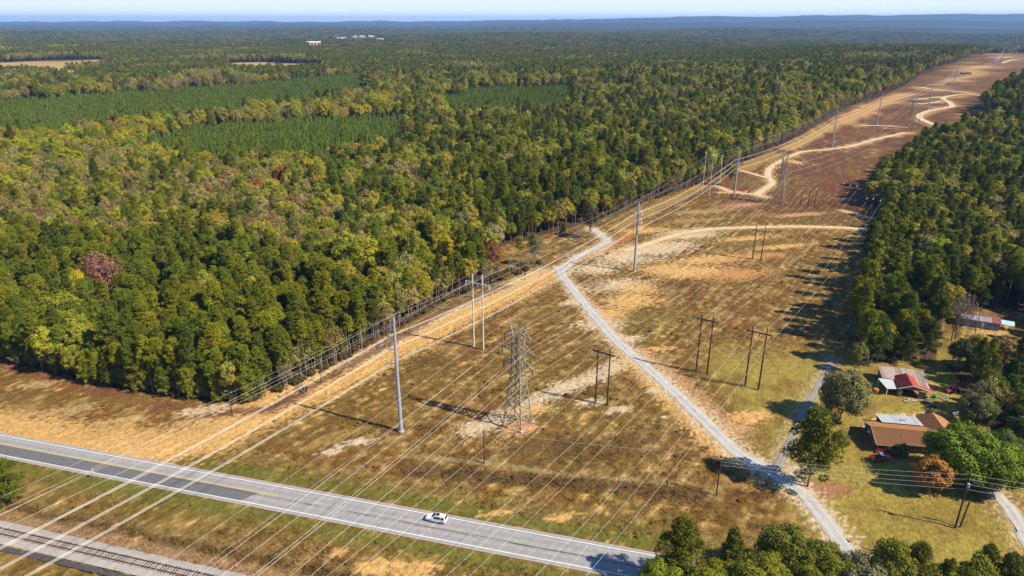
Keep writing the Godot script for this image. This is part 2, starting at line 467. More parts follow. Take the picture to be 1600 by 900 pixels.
func build_land() -> void:
	var nx := xs.size()
	var v := PackedVector3Array()
	v.resize(gcol.size())
	for iz in zs.size():
		for ix in nx:
			var x := xs[ix]
			var z := zs[iz]
			var k := iz * nx + ix
			var y := hill(x, z)
			var r2 := x * x + z * z
			if r2 < 900000.0:
				y += (0.34 * n_b.get_noise_2d(x * 0.8, z * 0.8) + 0.16 * n_c.get_noise_2d(x, z) - 0.12) * gflat[k] - 0.03
			elif r2 < 12000000.0:
				y -= 0.25
			v[k] = Vector3(x, y, z)
	var nrm := PackedVector3Array()
	nrm.resize(v.size())
	for iz in zs.size():
		for ix in nx:
			var k := iz * nx + ix
			var l := v[k - 1] if ix > 0 else v[k]
			var r := v[k + 1] if ix < nx - 1 else v[k]
			var b := v[k - nx] if iz > 0 else v[k]
			var f := v[k + nx] if iz < zs.size() - 1 else v[k]
			nrm[k] = (f - b).cross(r - l).normalized()
	var idx := PackedInt32Array()
	idx.resize((nx - 1) * (zs.size() - 1) * 6)
	var w := 0
	for iz in zs.size() - 1:
		for ix in nx - 1:
			var a := iz * nx + ix
			idx[w] = a; idx[w + 1] = a + 1; idx[w + 2] = a + nx
			idx[w + 3] = a + 1; idx[w + 4] = a + nx + 1; idx[w + 5] = a + nx
			w += 6
	var arr := []
	arr.resize(Mesh.ARRAY_MAX)
	arr[Mesh.ARRAY_VERTEX] = v
	arr[Mesh.ARRAY_NORMAL] = nrm
	# the two textures take away about a third of the light
	var shown := PackedColorArray()
	shown.resize(gcol.size())
	for i in gcol.size(): shown[i] = gcol[i] * 1.45
	arr[Mesh.ARRAY_COLOR] = shown
	arr[Mesh.ARRAY_INDEX] = idx
	var am := ArrayMesh.new()
	am.add_surface_from_arrays(Mesh.PRIMITIVE_TRIANGLES, arr)
	var m := textured(mat(1, 1, 1, 0.95), noise_tex(0.011, 0.45, 1.0, 5, 5, 1024), 22.0, noise_tex(0.016, 0.7, 1.0, 9, 4, 512), 5.3)
	m.heightmap_enabled = true
	m.heightmap_texture = noise_tex(0.03, 0.0, 1.0, 21, 4, 512)
	m.heightmap_scale = 22.0
	put("ground", am, m).set_meta("kind", "structure")

# a strip of road laid on the land along a centre line
func strip(p: PackedVector2Array, half: float, up: float, rough_edge: float, col := Color.WHITE, crown := 0.0) -> MB:
	var cv := Curve2D.new()
	for i in p.size():
		var a := p[maxi(i - 1, 0)]
		var b := p[mini(i + 1, p.size() - 1)]
		cv.add_point(p[i], -(b - a) / 7.0, (b - a) / 7.0)
	var b := MB.new()
	var step := 2.0
	var cnt := int(cv.get_baked_length() / step) + 1
	var rows: Array = []
	for i in cnt + 1:
		var s := minf(i * step, cv.get_baked_length())
		var q := cv.sample_baked(s)
		var d := (cv.sample_baked(minf(s + 1, cv.get_baked_length())) - cv.sample_baked(maxf(s - 1, 0))).normalized()
		var side := Vector2(-d.y, d.x)
		var row: Array[Vector3] = []
		for k in 7:
			var t := k / 3.0 - 1.0
			var e := half * t
			if absf(t) > 0.9: e *= 1.0 + rough_edge * n_c.get_noise_2d(q.x * 3.0 + t * 40.0, q.y * 3.0)
			var pt := q + side * e
			row.append(at(pt, up + crown * (1 - t * t)))
		rows.append(row)
	for i in rows.size() - 1:
		for k in 6:
			var t := k / 3.0 - 0.833
			# two paler wheel tracks and a duller middle
			var shade := (0.84 if k == 0 or k == 5 else (1.06 if k == 1 or k == 4 else 0.86)) + 0.16 * n_b.get_noise_2d(rows[i][k].x * 2.0, rows[i][k].z * 2.0)
			b.quad(rows[i][k], rows[i + 1][k], rows[i + 1][k + 1], rows[i][k + 1], col * shade)
	return b

func build_roads() -> void:
	var grain := noise_tex(0.05, 0.7, 1.12, 31, 3, 512)
	var patchy := noise_tex(0.012, 0.8, 1.1, 33, 4, 512)
	var stone := textured(mat(0.40, 0.38, 0.345, 0.95), grain, 3.0, patchy, 15.0)
	var drive := textured(mat(0.25, 0.225, 0.19, 0.95), grain, 3.0, patchy, 9.0)
	var earth := textured(mat(0.52, 0.405, 0.25, 0.95), grain, 4.0, patchy, 18.0)
	var up := 0.03
	for t in tracks():
		var far := absf(t[0][0].y) > 500.0
		var surface: Material = drive if t[3] == "driveway" and t[0][0].x < 100.0 else (earth if t[2] else stone)
		structure(t[3], strip(t[0], t[1] * (1.35 if far else 1.0), up + (0.35 if far else 0.0), 0.5, Color.WHITE, 0.05), surface)
		up += 0.006
	# the highway: two lanes, gravelly shoulders, painted lines
	var b := MB.new()
	for i in 68:
		var s := -250.0 + i * 10.0
		b.quad(hwy(s, 4.85, 0.03), hwy(s + 10, 4.85, 0.03), hwy(s + 10, -4.85, 0.03), hwy(s, -4.85, 0.03))
	structure("highway_shoulder", b, textured(mat(0.28, 0.255, 0.215, 0.95), grain, 2.0, patchy, 9.0))
	b = MB.new()
	for i in 68:
		var s := -250.0 + i * 10.0
		for o in 8:
			var w := 0.90 + 0.12 * (o % 2)
			b.quad(hwy(s, -4.3 + (o + 1) * 1.075, 0.06), hwy(s + 10, -4.3 + (o + 1) * 1.075, 0.06), hwy(s + 10, -4.3 + o * 1.075, 0.06), hwy(s, -4.3 + o * 1.075, 0.06), Color(w, w, w))
	var road := structure("highway", b, textured(mat(0.26, 0.25, 0.236, 0.9), grain, 2.6, patchy, 11.0))
	b = MB.new()
	b.quad(hwy(-250, 3.62, 0.066), hwy(84, 3.62, 0.066), hwy(86.5, -0.1, 0.066), hwy(-250, -0.1, 0.066))
	obj("resurfaced_lane", b, textured(mat(0.115, 0.112, 0.113, 0.9), grain, 2.2, patchy, 8.0), road)
	var white := textured(mat(0.66, 0.65, 0.63, 0.8), grain, 1.7)
	var yellow := textured(mat(0.42, 0.32, 0.11, 0.8), grain, 1.7)
	for o in [-3.72, 3.72]:
		b = MB.new()
		b.quad(hwy(-250, o + 0.09, 0.072), hwy(430, o + 0.09, 0.072), hwy(430, o - 0.09, 0.072), hwy(-250, o - 0.09, 0.072))
		obj("edge_line", b, white, road)
	for o in [-0.57, -0.23]:
		b = MB.new()
		b.quad(hwy(-250, o + 0.09, 0.078), hwy(92, o + 0.09, 0.078), hwy(92, o - 0.09, 0.078), hwy(-250, o - 0.09, 0.078))
		obj("centre_line", b, yellow, road)
	for i in 26:
		var s := 101.5 + i * 12.2
		b = MB.new()
		b.quad(hwy(s, -0.3, 0.078), hwy(s + 3.2, -0.3, 0.078), hwy(s + 3.2, -0.48, 0.078), hwy(s, -0.48, 0.078))
		obj("centre_dash", b, yellow, road)
	b = MB.new()
	rng.seed = 40
	for k in 3:
		var s := 60.0 + k * 40.0
		var o := 0.6
		while s < 240.0 + k * 20.0:
			var o2 := clampf(o + rng.randf_range(-0.12, 0.12), 0.3, 0.9)
			b.quad(hwy(s, o + 0.05, 0.084 + k * 0.002), hwy(s + 2, o2 + 0.05, 0.084 + k * 0.002), hwy(s + 2, o2 - 0.05, 0.084 + k * 0.002), hwy(s, o - 0.05, 0.084 + k * 0.002))
			o = o2
			s += 2.0
			if rng.randf() < 0.12: s += 9.0
	obj("crack_seal", b, mat(0.05, 0.048, 0.048, 0.7), road)
	# the railway: ballast, ties, two rails
	b = MB.new()
	for i in 60:
		var s := -250.0 + i * 10.0
		for e in [[24.4, 0.05, 25.8, 0.42], [25.8, 0.42, 29.5, 0.42], [29.5, 0.42, 30.6, 0.05]]:
			b.quad(hwy(s, e[2], e[3]), hwy(s + 10, e[2], e[3]), hwy(s + 10, e[0], e[1]), hwy(s, e[0], e[1]))
	structure("railway_ballast", b, textured(mat(0.35, 0.315, 0.28, 0.95), noise_tex(0.06, 0.25, 1.15, 37, 4, 512), 3.2, patchy, 13.0))
	var rail_yaw := -atan2(HWY_D.y, HWY_D.x)
	var tr := thing("railway_track", "single railway track with rusty rails and dark ties on pale ballast", "railway track", hwy(40, 27.7, 0.42), rail_yaw)
	var tie_mesh := MB.new()
	tie_mesh.boxat(Vector3(0, 0.05, 0), Vector3(0.2, 0.14, 2.5))
	var tm := tie_mesh.mesh()
	var tie_mats := [textured(mat(0.07, 0.05, 0.042, 0.9), grain, 1.0), textured(mat(0.085, 0.06, 0.05, 0.9), grain, 1.0), textured(mat(0.19, 0.155, 0.13, 0.9), grain, 1.0)]
	for i in 190:
		var o := put("tie", tm, tie_mats[rng.randi() % 3], tr)
		o.position = Vector3(-72.0 + i * 0.72, 0, rng.randf_range(-0.08, 0.08))
	var rm := mat(0.085, 0.05, 0.035, 0.55, 0.3)
	for s in [-0.75, 0.75]:
		b = MB.new()
		b.boxat(Vector3(60, 0.145, s), Vector3(560, 0.05, 0.15))
		b.boxat(Vector3(60, 0.215, s), Vector3(560, 0.09, 0.035))
		b.boxat(Vector3(60, 0.275, s), Vector3(560, 0.04, 0.075))
		obj("rail", b, rm, tr)
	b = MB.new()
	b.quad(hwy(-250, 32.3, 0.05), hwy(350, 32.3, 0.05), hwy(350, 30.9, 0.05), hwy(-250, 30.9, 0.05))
	structure("dark_strip", b, textured(mat(0.06, 0.058, 0.058, 0.9), grain, 2.0, patchy, 7.0))  # narrow dark strip along the near side of the ballast


# ---------------------------------------------------------------- trees
# every tree mesh is one metre scale; its bark and its leaves are separate meshes, and a joined one serves the far forest
var tree_set := {}
var bark_m: StandardMaterial3D
var leaf_m: StandardMaterial3D
var leaf_of := {}

func leaf_mat(tint: Color) -> StandardMaterial3D:
	var key := tint.to_html()
	if not leaf_of.has(key):
		var m := mat(tint.r, tint.g, tint.b, 0.75)
		m.metallic_specular = 0.25
		m.backlight_enabled = true
		m.backlight = Color(0.55, 0.55, 0.2)
		leaf_of[key] = m
	return leaf_of[key]

func new_tree(key: String, bark: MB, leaves: MB) -> void:
	var both := bark.mesh(bark_m)
	leaves.mesh(leaf_m, both)
	tree_set[key] = {"bark": bark.mesh(), "crown": leaves.mesh(), "both": both}

func trunk(b: MB, h: float, r: float, g: RandomNumberGenerator, bend := 0.25, k := 6, col := Color(1, 1, 1)) -> PackedVector3Array:
	var pts := PackedVector3Array()
	var off := Vector3.ZERO
	for i in 6:
		pts.append(Vector3(off.x, h * i / 5.0, off.z))
		off += Vector3(g.randf_range(-bend, bend), 0, g.randf_range(-bend, bend))
	for i in 5:
		b.tube(pts[i] - Vector3(0, 0.6 if i == 0 else 0.0, 0), pts[i + 1], r * (1.0 - 0.17 * i), r * (1.0 - 0.17 * (i + 1)), k, col, false)
	return pts

func on_trunk(p: PackedVector3Array, t: float) -> Vector3:
	var f := clampf(t, 0, 0.999) * 5.0
	return p[int(f)].lerp(p[int(f) + 1], f - int(f))

# loblolly pine: straight bole, tufted rounded crown held by short limbs
func pine(key: String, sd: int, h: float, low: float, rad: float, tufts: int, per: int, size: float, loose := 1.0, peak := 0.3) -> void:
	var g := RandomNumberGenerator.new()
	g.seed = sd
	var bark := MB.new()
	var lv := MB.new()
	var p := trunk(bark, h, 0.24, g, 0.18)
	for i in tufts:
		var t := pow((i + 0.5) / tufts, 0.85)
		var y := lerpf(low, 0.985, t)
		var prof := lerpf(pow(1.0 - pow(t, 1.7), 0.6), 1.0 - 0.85 * t, peak) * (0.55 + 0.45 * minf(1.0, t * 4.0)) + 0.10
		var ang := i * 2.39996 + g.randf_range(-0.5, 0.5)
		var reach := rad * prof * g.randf_range(0.35, 1.08)
		var o := on_trunk(p, y)
		var tip := o + Vector3(cos(ang) * reach, 0.12 * reach + g.randf_range(-0.2, 0.5), sin(ang) * reach)
		if reach > 0.7: bark.tube(o - Vector3(0, 0.15 * reach, 0), tip, 0.07, 0.025, 3, Color(0.9, 0.9, 0.9), false)
		var rx := g.randf_range(0.62, 1.15) * (0.7 + 0.3 * prof) * rad / 3.2
		var ry := rx * g.randf_range(0.5, 0.75)
		var tone := g.randf_range(0.6, 1.5)
		var hue := g.randf_range(-0.12, 0.12)
		for k in per:
			var d := Vector3(g.randfn(), g.randfn() * 0.9 + 0.25, g.randfn()).normalized()
			var q := tip + Vector3(d.x * rx, d.y * ry, d.z * rx) * g.randf_range(0.62, 1.08) * loose
			var b := tone * g.randf_range(0.82, 1.2)
			var dd := (d + Vector3(0, 0.25, 0)).normalized()
			if k % 5 < 2: lv.leaf(q, dd, size * g.randf_range(0.6, 1.1), Color(b * (1.0 + hue), b, b * (1.0 - hue)), g)
			else: lv.spray(tip.lerp(q, 0.75), dd, size * g.randf_range(0.8, 1.5), Color(b * (1.0 + hue), b, b * (1.0 - hue)), g)
	new_tree(key, bark, lv)

# oak, gum, poplar: forking limbs that end in leafy billows; few: how much leaf is left
func broadleaf(key: String, sd: int, h: float, low: float, rad: float, lobes: int, per: int, size: float, few := 1.0, lump := 1.0) -> void:
	var g := RandomNumberGenerator.new()
	g.seed = sd
	var bark := MB.new()
	var lv := MB.new()
	var p := trunk(bark, h * 0.72, 0.26, g, 0.3)
	var cy := h * (0.5 + low * 0.5)
	var half := h * (1.0 - low) * 0.5
	for i in lobes:
		var t := (i + 0.5) / lobes
		var el := asin(clampf(1.0 - 1.75 * t, -1, 1))
		var ang := i * 2.39996 + g.randf_range(-0.45, 0.45)
		var k := g.randf_range(0.62, 0.95)
		var c := Vector3(cos(ang) * cos(el) * rad * k, cy + sin(el) * half * k, sin(ang) * cos(el) * rad * k)
		var o := on_trunk(p, clampf((c.y / h - 0.15), 0.25, 0.95))
		var elbow := o.lerp(c, 0.55) + Vector3(g.randf_range(-0.4, 0.4), 0.3, g.randf_range(-0.4, 0.4))
		bark.tube(o, elbow, 0.12, 0.07, 4, Color.WHITE, false)
		bark.tube(elbow, c, 0.07, 0.03, 3, Color.WHITE, false)
		if few < 0.6:
			for j in 7:
				var d := Vector3(g.randfn(), g.randfn() + 0.9, g.randfn()).normalized()
				bark.tube(c.lerp(elbow, g.randf() * 0.6), c + d * rad * g.randf_range(0.25, 0.42), 0.035, 0.012, 3, Color(1.15, 1.12, 1.1), false)
		var r := rad * g.randf_range(0.32, 0.5) * lump
		var tone := g.randf_range(0.66, 1.4)
		var hue := g.randf_range(-0.12, 0.12)
		for j in int(per * few):
			var d := Vector3(g.randfn(), g.randfn() * 0.9 + 0.3, g.randfn()).normalized()
			var out := (d + (c - Vector3(0, cy - half * 0.3, 0)).normalized() * 0.35).normalized()
			var q := c + Vector3(d.x, d.y * 0.8, d.z) * r * g.randf_range(0.6, 1.08)
			var b := tone * g.randf_range(0.8, 1.22)
			lv.leaf(q, out, size * g.randf_range(0.7, 1.35), Color(b * (1.0 + hue), b, b * (1.0 - hue)), g)
	new_tree(key, bark, lv)

# a conical plantation pine
func young_pine(key: String, sd: int, h: float, rad: float, cnt: int, size: float) -> void:
	var g := RandomNumberGenerator.new()
	g.seed = sd
	var bark := MB.new()
	var lv := MB.new()
	bark.tube(Vector3(0, -0.4, 0), Vector3(0, h * 0.9, 0), 0.12, 0.03, 4, Color.WHITE, false)
	for i in cnt:
		var t := pow(g.randf(), 1.35)
		var ang := g.randf() * TAU
		var bough := 0.75 + 0.35 * sin(ang * 5.0 + floor(t * 9.0) * 2.1)
		var r := rad * (1.02 - t) * bough
		var d := Vector3(cos(ang), 0.55, sin(ang)).normalized()
		var b := g.randf_range(0.7, 1.3)
		lv.leaf(Vector3(cos(ang) * r, h * (0.12 + 0.88 * t) - 0.25 * r, sin(ang) * r), d, size * g.randf_range(0.7, 1.3), Color(b, b, b), g)
	new_tree(key, bark, lv)

func snag(key: String, sd: int, h: float, tops: int) -> void:
	var g := RandomNumberGenerator.new()
	g.seed = sd
	var bark := MB.new()
	var p := trunk(bark, h, 0.2, g, 0.2, 5)
	for i in tops:
		var t := g.randf_range(0.45, 1.0)
		var o := on_trunk(p, t)
		var a := g.randf() * TAU
		var l := g.randf_range(0.8, 3.4) * (1.25 - t)
		var e := o + Vector3(cos(a) * l, l * 0.7, sin(a) * l)
		bark.tube(o, e, 0.07, 0.03, 3, Color.WHITE, false)
		for j in 3:
			bark.tube(o.lerp(e, g.randf_range(0.4, 0.9)), e + Vector3(g.randfn(), g.randf() + 0.4, g.randfn()) * l * 0.35, 0.03, 0.012, 3, Color.WHITE, false)
	var lv := MB.new()
	for i in 10: lv.leaf(on_trunk(p, g.randf_range(0.6, 1)) + Vector3(g.randfn(), g.randfn(), g.randfn()) * 0.8, Vector3.UP, 0.25, Color(1, 1, 1), g)
	new_tree(key, bark, lv)

# several far crowns grown together
func far_clump(key: String, sd: int, rad: float, h: float, crowns: int, per: int, size: float) -> void:
	var g := RandomNumberGenerator.new()
	g.seed = sd
	var lv := MB.new()
	for i in crowns:
		var a := i * 2.39996
		var r := rad * sqrt((i + 0.3) / crowns)
		var c := Vector3(cos(a) * r, h * g.randf_range(0.6, 0.86), sin(a) * r)
		var w := rad * g.randf_range(0.3, 0.48)
		var tone := g.randf_range(0.7, 1.35)
		var hue := g.randf_range(-0.14, 0.14)
		for j in per:
			var d := Vector3(g.randfn(), g.randfn() * 0.8 + 0.5, g.randfn()).normalized()
			var b := tone * g.randf_range(0.85, 1.15)
			lv.leaf(c + Vector3(d.x * w, d.y * w * 0.85 - (h * 0.3 if d.y < -0.2 else 0.0), d.z * w), d, size * g.randf_range(0.7, 1.3), Color(b * (1.0 + hue), b, b * (1.0 - hue)), g, 0.7)
	new_tree(key, MB.new(), lv)

func make_trees() -> void:
	bark_m = textured(mat(0.185, 0.15, 0.12, 0.95, 0.0, false), noise_tex(0.05, 0.6, 1.2, 51, 3, 256), 2.5)
	leaf_m = mat(1, 1, 1, 0.75)
	leaf_m.metallic_specular = 0.25
	leaf_m.backlight_enabled = true
	leaf_m.backlight = Color(0.55, 0.55, 0.2)
	for i in 6:
		pine("pine%d" % i, 100 + i, 16.5 + 1.3 * i, [0.36, 0.5, 0.3, 0.45, 0.55, 0.4][i], [2.7, 3.3, 3.0, 3.6, 3.2, 2.6][i], [60, 52, 72, 64, 46, 58][i], 92, 0.42, [1.0, 1.15, 1.0, 1.1, 1.2, 1.0][i], [0.5, 0.1, 0.3, 0.2, 0.0, 0.42][i])
	for i in 3:
		pine("low%d" % i, 110 + i, 13.0 + 1.5 * i, 0.08, 3.0 + 0.3 * i, 66, 84, 0.46)
	for i in 3:
		pine("edge%d" % i, 120 + i, 20.0 + i, 0.60 + 0.04 * i, 2.3 + 0.2 * i, 26, 84, 0.46)
	for i in 2:
		pine("yard%d" % i, 130 + i, 18.0, 0.20, 5.0, 92, 150, 0.38)
	for i in 4:
		broadleaf("oak%d" % i, 140 + i, 17.0 + i, 0.34, 4.4 + 0.3 * i, 44, 110, 0.46, 1.0, 0.72)
	for i in 2:
		broadleaf("shade%d" % i, 150 + i, 13.0, 0.12, 6.0, 96, 190, 0.38, 1.0, 0.6)
	broadleaf("maple0", 155, 11.0, 0.1, 4.6, 70, 90, 0.36, 1.0, 0.5)
	for i in 3:
		broadleaf("thin%d" % i, 160 + i, 17.0, 0.36, 4.2, 22, 110, 0.52, 0.42)
	for i in 2:
		broadleaf("bare%d" % i, 170 + i, 16.0, 0.3, 3.8, 20, 90, 0.34, 0.26)
	for i in 2:
		young_pine("young%d" % i, 180 + i, 8.5, 2.2, 300, 0.62)
	for i in 3:
		snag("snag%d" % i, 190 + i, 15.0 + 2.0 * i, [3, 9, 16][i])
	for i in 2:
		broadleaf("bush%d" % i, 195 + i, 2.6, 0.0, 1.7, 9, 50, 0.4)
	# the same kinds with fewer, larger leaves, for the forest beyond a kilometre
	for i in 3:
		pine("mpine%d" % i, 200 + i, 19.0, 0.45, 3.6, 20, 16, 1.25)
		broadleaf("moak%d" % i, 210 + i, 17.0, 0.3, 4.6, 14, 24, 1.35)
	for i in 3:
		far_clump("far%d" % i, 220 + i, 11.0, 17.0, 11, 20, 3.0)

# palettes, linear base colours
const PINE_TINTS := [Color(0.123, 0.146, 0.0100), Color(0.150, 0.169, 0.0100), Color(0.094, 0.119, 0.0120), Color(0.181, 0.190, 0.0110), Color(0.129, 0.159, 0.0130), Color(0.202, 0.202, 0.0120)]
const OAK_TINTS := [Color(0.155, 0.181, 0.0130), Color(0.222, 0.215, 0.0160), Color(0.276, 0.262, 0.0180), Color(0.119, 0.146, 0.0140), Color(0.249, 0.217, 0.0300), Color(0.289, 0.244, 0.0240)]
const DULL_TINTS := [Color(0.255, 0.204, 0.0640), Color(0.276, 0.228, 0.0820), Color(0.228, 0.204, 0.0440), Color(0.202, 0.146, 0.0480), Color(0.249, 0.222, 0.0500), Color(0.255, 0.181, 0.0620)]
const GOLD_TINTS := [Color(0.291, 0.280, 0.0120), Color(0.246, 0.258, 0.0160), Color(0.336, 0.263, 0.0140)]
const RUST_TINTS := [Color(0.26, 0.105, 0.034), Color(0.22, 0.11, 0.048)]

var buckets := {}
func plant(key: String, p: Vector2, s: float, tint: Color, stretch := 1.0, up := 0.0) -> void:
	if not buckets.has(key): buckets[key] = PackedFloat32Array()
	var a := rng.randf() * TAU
	var c := cos(a) * s
	var d := sin(a) * s
	buckets[key].append_array(PackedFloat32Array([c, 0, d, p.x, 0, s * stretch, 0, hill(p.x, p.y) + up, -d, 0, c, p.y, tint.r, tint.g, tint.b, 1]))

func bucket_node(called: String, key: String, mesh: Mesh, parent: Node) -> void:
	if not buckets.has(key): return
	var mm := MultiMesh.new()
	mm.transform_format = MultiMesh.TRANSFORM_3D
	mm.use_colors = true
	mm.mesh = mesh
	mm.instance_count = buckets[key].size() / 16
	mm.buffer = buckets[key]
	var o := MultiMeshInstance3D.new()
	o.name = called
	o.multimesh = mm
	o.set_meta("kind", "stuff")
	parent.add_child(o, true)

func stuff(called: String, label: String, category: String) -> Node3D:
	var o := thing(called, label, category, Vector3.ZERO)
	o.set_meta("kind", "stuff")
	return o

func in_view(x: float, z: float, spare := 1.13) -> bool:
	var depth := -z * 0.932 + 40.0
	return depth > 0 and absf(x) < depth * 0.749 * spare + 14.0

func pick(a: Array) -> Color:
	var c: Color = a[rng.randi() % a.size()]
	var k := rng.randf_range(0.82, 1.2)
	return Color(c.r * k * rng.randf_range(0.92, 1.08), c.g * k, c.b * k)

var near_trees := []      # [distance, kind, key, place, scale, tint]
var plant_a: PackedVector2Array
var plant_b: PackedVector2Array
var plant_c: PackedVector2Array
var pine_zone: PackedVector2Array
var dark_zone: PackedVector2Array
var dull_zone: PackedVector2Array
var gold_zone: PackedVector2Array
var low_zone: PackedVector2Array
var clearings: Array[PackedVector2Array] = []
var brown_row: PackedVector2Array

func inside(q: Vector2, p: PackedVector2Array) -> bool:
	return Geometry2D.is_point_in_polygon(q, p)

# plantation blocks have ragged borders
func planted(q: Vector2, p: PackedVector2Array) -> bool:
	return inside(q + Vector2(n_a.get_noise_2d(q.x * 0.9, q.y * 0.9 + 40.0), n_a.get_noise_2d(q.x * 0.9 + 70.0, q.y * 0.9)) * 34.0, p)

func open_ground(q: Vector2) -> bool:
	if inside(q, cleared): return true
	for f in clearings:
		if inside(q, f): return true
	for f in fields:
		if inside(q, f): return true
	return false

func grow_forest() -> void:
	rng.seed = 7
	# within 1250 m every tree stands alone; then the crowns merge
	var z := -118.0
	while z > -1300.0:
		var step := 4.7 if z > -420.0 else (6.0 if z > -800.0 else 7.4)
		var half := (-z * 0.932 + 40.0) * 0.749 * 1.13 + 14.0
		var x := -half
		while x < half:
			var q := Vector2(x + rng.randf_range(-0.46, 0.46) * step, z + rng.randf_range(-0.46, 0.46) * step)
			x += step
			if open_ground(q): continue
			one_tree(q, step)
		z -= step
	# plantation rows
	for pl in [plant_a, plant_b, plant_c]:
		var box := Rect2(pl[0], Vector2.ZERO)
		for p in pl: box = box.expand(p)
		var y := box.position.y
		while y < box.end.y:
			var x := box.position.x
			while x < box.end.x:
				var q := Vector2(x + rng.randf_range(-1.3, 1.3), y + rng.randf_range(-1.5, 1.5))
				x += 3.5
				if planted(q, pl) and in_view(q.x, q.y) and rng.randf() < 0.92 and n_b.get_noise_2d(q.x * 0.5, q.y * 0.5) > -0.42:
					var c := pick([Color(0.098, 0.146, 0.011), Color(0.120, 0.164, 0.012)])
					plant("young%d" % (rng.randi() % 2), q, rng.randf_range(0.75, 1.5), c)
			y += 4.2
	z = -1300.0
	while z > -2700.0:
		var step := 8.6
		var half := (-z * 0.932 + 40.0) * 0.749 * 1.1
		var x := -half
		while x < half:
			var q := Vector2(x + rng.randf_range(-0.46, 0.46) * step, z + rng.randf_range(-0.46, 0.46) * step)
			x += step
			if open_ground(q) or planted(q, plant_a) or planted(q, plant_c): continue
			var sp := n_a.get_noise_2d(q.x * 0.22, q.y * 0.22) * 1.3 + n_a.get_noise_2d(q.x * 1.3 + 500.0, q.y * 1.3) * 0.8
			if inside(q, brown_row):
				plant("moak%d" % (rng.randi() % 3), q, rng.randf_range(0.9, 1.2), pick(DULL_TINTS))
			elif sp + rng.randf_range(-0.45, 0.45) > 0.08:
				plant("mpine%d" % (rng.randi() % 3), q, rng.randf_range(1.0, 1.35), pick(PINE_TINTS) * 0.8)
			else:
				plant("moak%d" % (rng.randi() % 3), q, rng.randf_range(0.95, 1.3), pick(OAK_TINTS if rng.randf() < 0.62 else DULL_TINTS) * 0.85)
		z -= step
	z = -2700.0
	while z > -9500.0:
		var step := 15.0 + (-z - 2700.0) / 600.0
		var half := (-z * 0.932 + 40.0) * 0.749 * 1.06
		var x := -half
		while x < half:
			var q := Vector2(x + rng.randf_range(-0.5, 0.5) * step, z + rng.randf_range(-0.5, 0.5) * step)
			x += step
			var open := false
			for f in fields:
				if inside(q, f): open = true
			if open or glade(q.x, q.y): continue
			var sp := n_a.get_noise_2d(q.x * 0.16, q.y * 0.16) + rng.randf_range(-0.35, 0.35)
			var c := pick(PINE_TINTS) if sp > 0.0 else pick(OAK_TINTS if sp > -0.22 else DULL_TINTS)
			plant("far%d" % (rng.randi() % 3), q, rng.randf_range(0.85, 1.25) * step / 16.0, c * rng.randf_range(0.34, 0.66), rng.randf_range(0.8, 1.15))
		z -= step

func one_tree(q: Vector2, step: float) -> void:
	if not in_view(q.x, q.y): return
	if planted(q, plant_a) or planted(q, plant_b) or planted(q, plant_c): return
	var d := q.length()
	var sp := n_a.get_noise_2d(q.x * 0.6, q.y * 0.6) * 0.9 + n_b.get_noise_2d(q.x * 0.35, q.y * 0.35) * 0.7
	var pine_share := 0.36
	var dull := 0.36
	var gold := 0.05
	var tame := false
	if inside(q, pine_zone):
		pine_share = 0.93; dull = 0.34; gold = 0.02; tame = true
	elif inside(q, dark_zone):
		pine_share = 0.6; dull = 0.2
	elif inside(q, dull_zone):
		pine_share = 0.14; dull = 0.74; gold = 0.09
	elif inside(q, gold_zone):
		pine_share = 0.10; dull = 0.32; gold = 0.34
	elif inside(q, brown_row):
		pine_share = 0.0; dull = 1.0
	elif q.x > 70.0 and 0.814 * q.x + 0.581 * q.y > -60.0:
		pine_share = 0.56; dull = 0.3
	var s := step / 5.2 * (0.62 if inside(q, low_zone) else 1.0)
	if rng.randf() + sp * 0.55 < pine_share:
		var k := rng.randf_range(0.62, 1.12) * (1.12 if rng.randf() < 0.12 else 1.0)
		add_tree(d, "pine", "pine%d" % (rng.randi() % 6), q, k * lerpf(1.0, s, 0.7), pick(PINE_TINTS))
	else:
		var r := rng.randf()
		var k := rng.randf_range(0.55, 1.15) * lerpf(1.0, s, 0.7)
		if r < gold:
			add_tree(d, "broadleaf", "oak%d" % (rng.randi() % 4), q, k, pick(GOLD_TINTS))
		elif r < gold + dull:
			if rng.randf() < 0.22: add_tree(d, "bare", "bare%d" % (rng.randi() % 2), q, k, pick(DULL_TINTS))
			else: add_tree(d, "broadleaf", ("thin%d" % (rng.randi() % 3)) if rng.randf() < 0.6 else "oak%d" % (rng.randi() % 4), q, k, pick(DULL_TINTS if rng.randf() < 0.965 else RUST_TINTS))
		else:
			add_tree(d, "broadleaf", "oak%d" % (rng.randi() % 4), q, k, pick(OAK_TINTS.slice(0, 4) if tame else OAK_TINTS))

var reserved: Array[Vector2] = []    # where single trees stand out above the rest
func add_tree(d: float, kind: String, key: String, q: Vector2, s: float, tint: Color) -> void:
	for r in reserved:
		if q.distance_squared_to(r) < 42.0 or (q.distance_squared_to(r + Vector2(0.0, 9.0)) < 42.0 and s > 0.8): return
	near_trees.append([d, kind, key, q, s, tint])

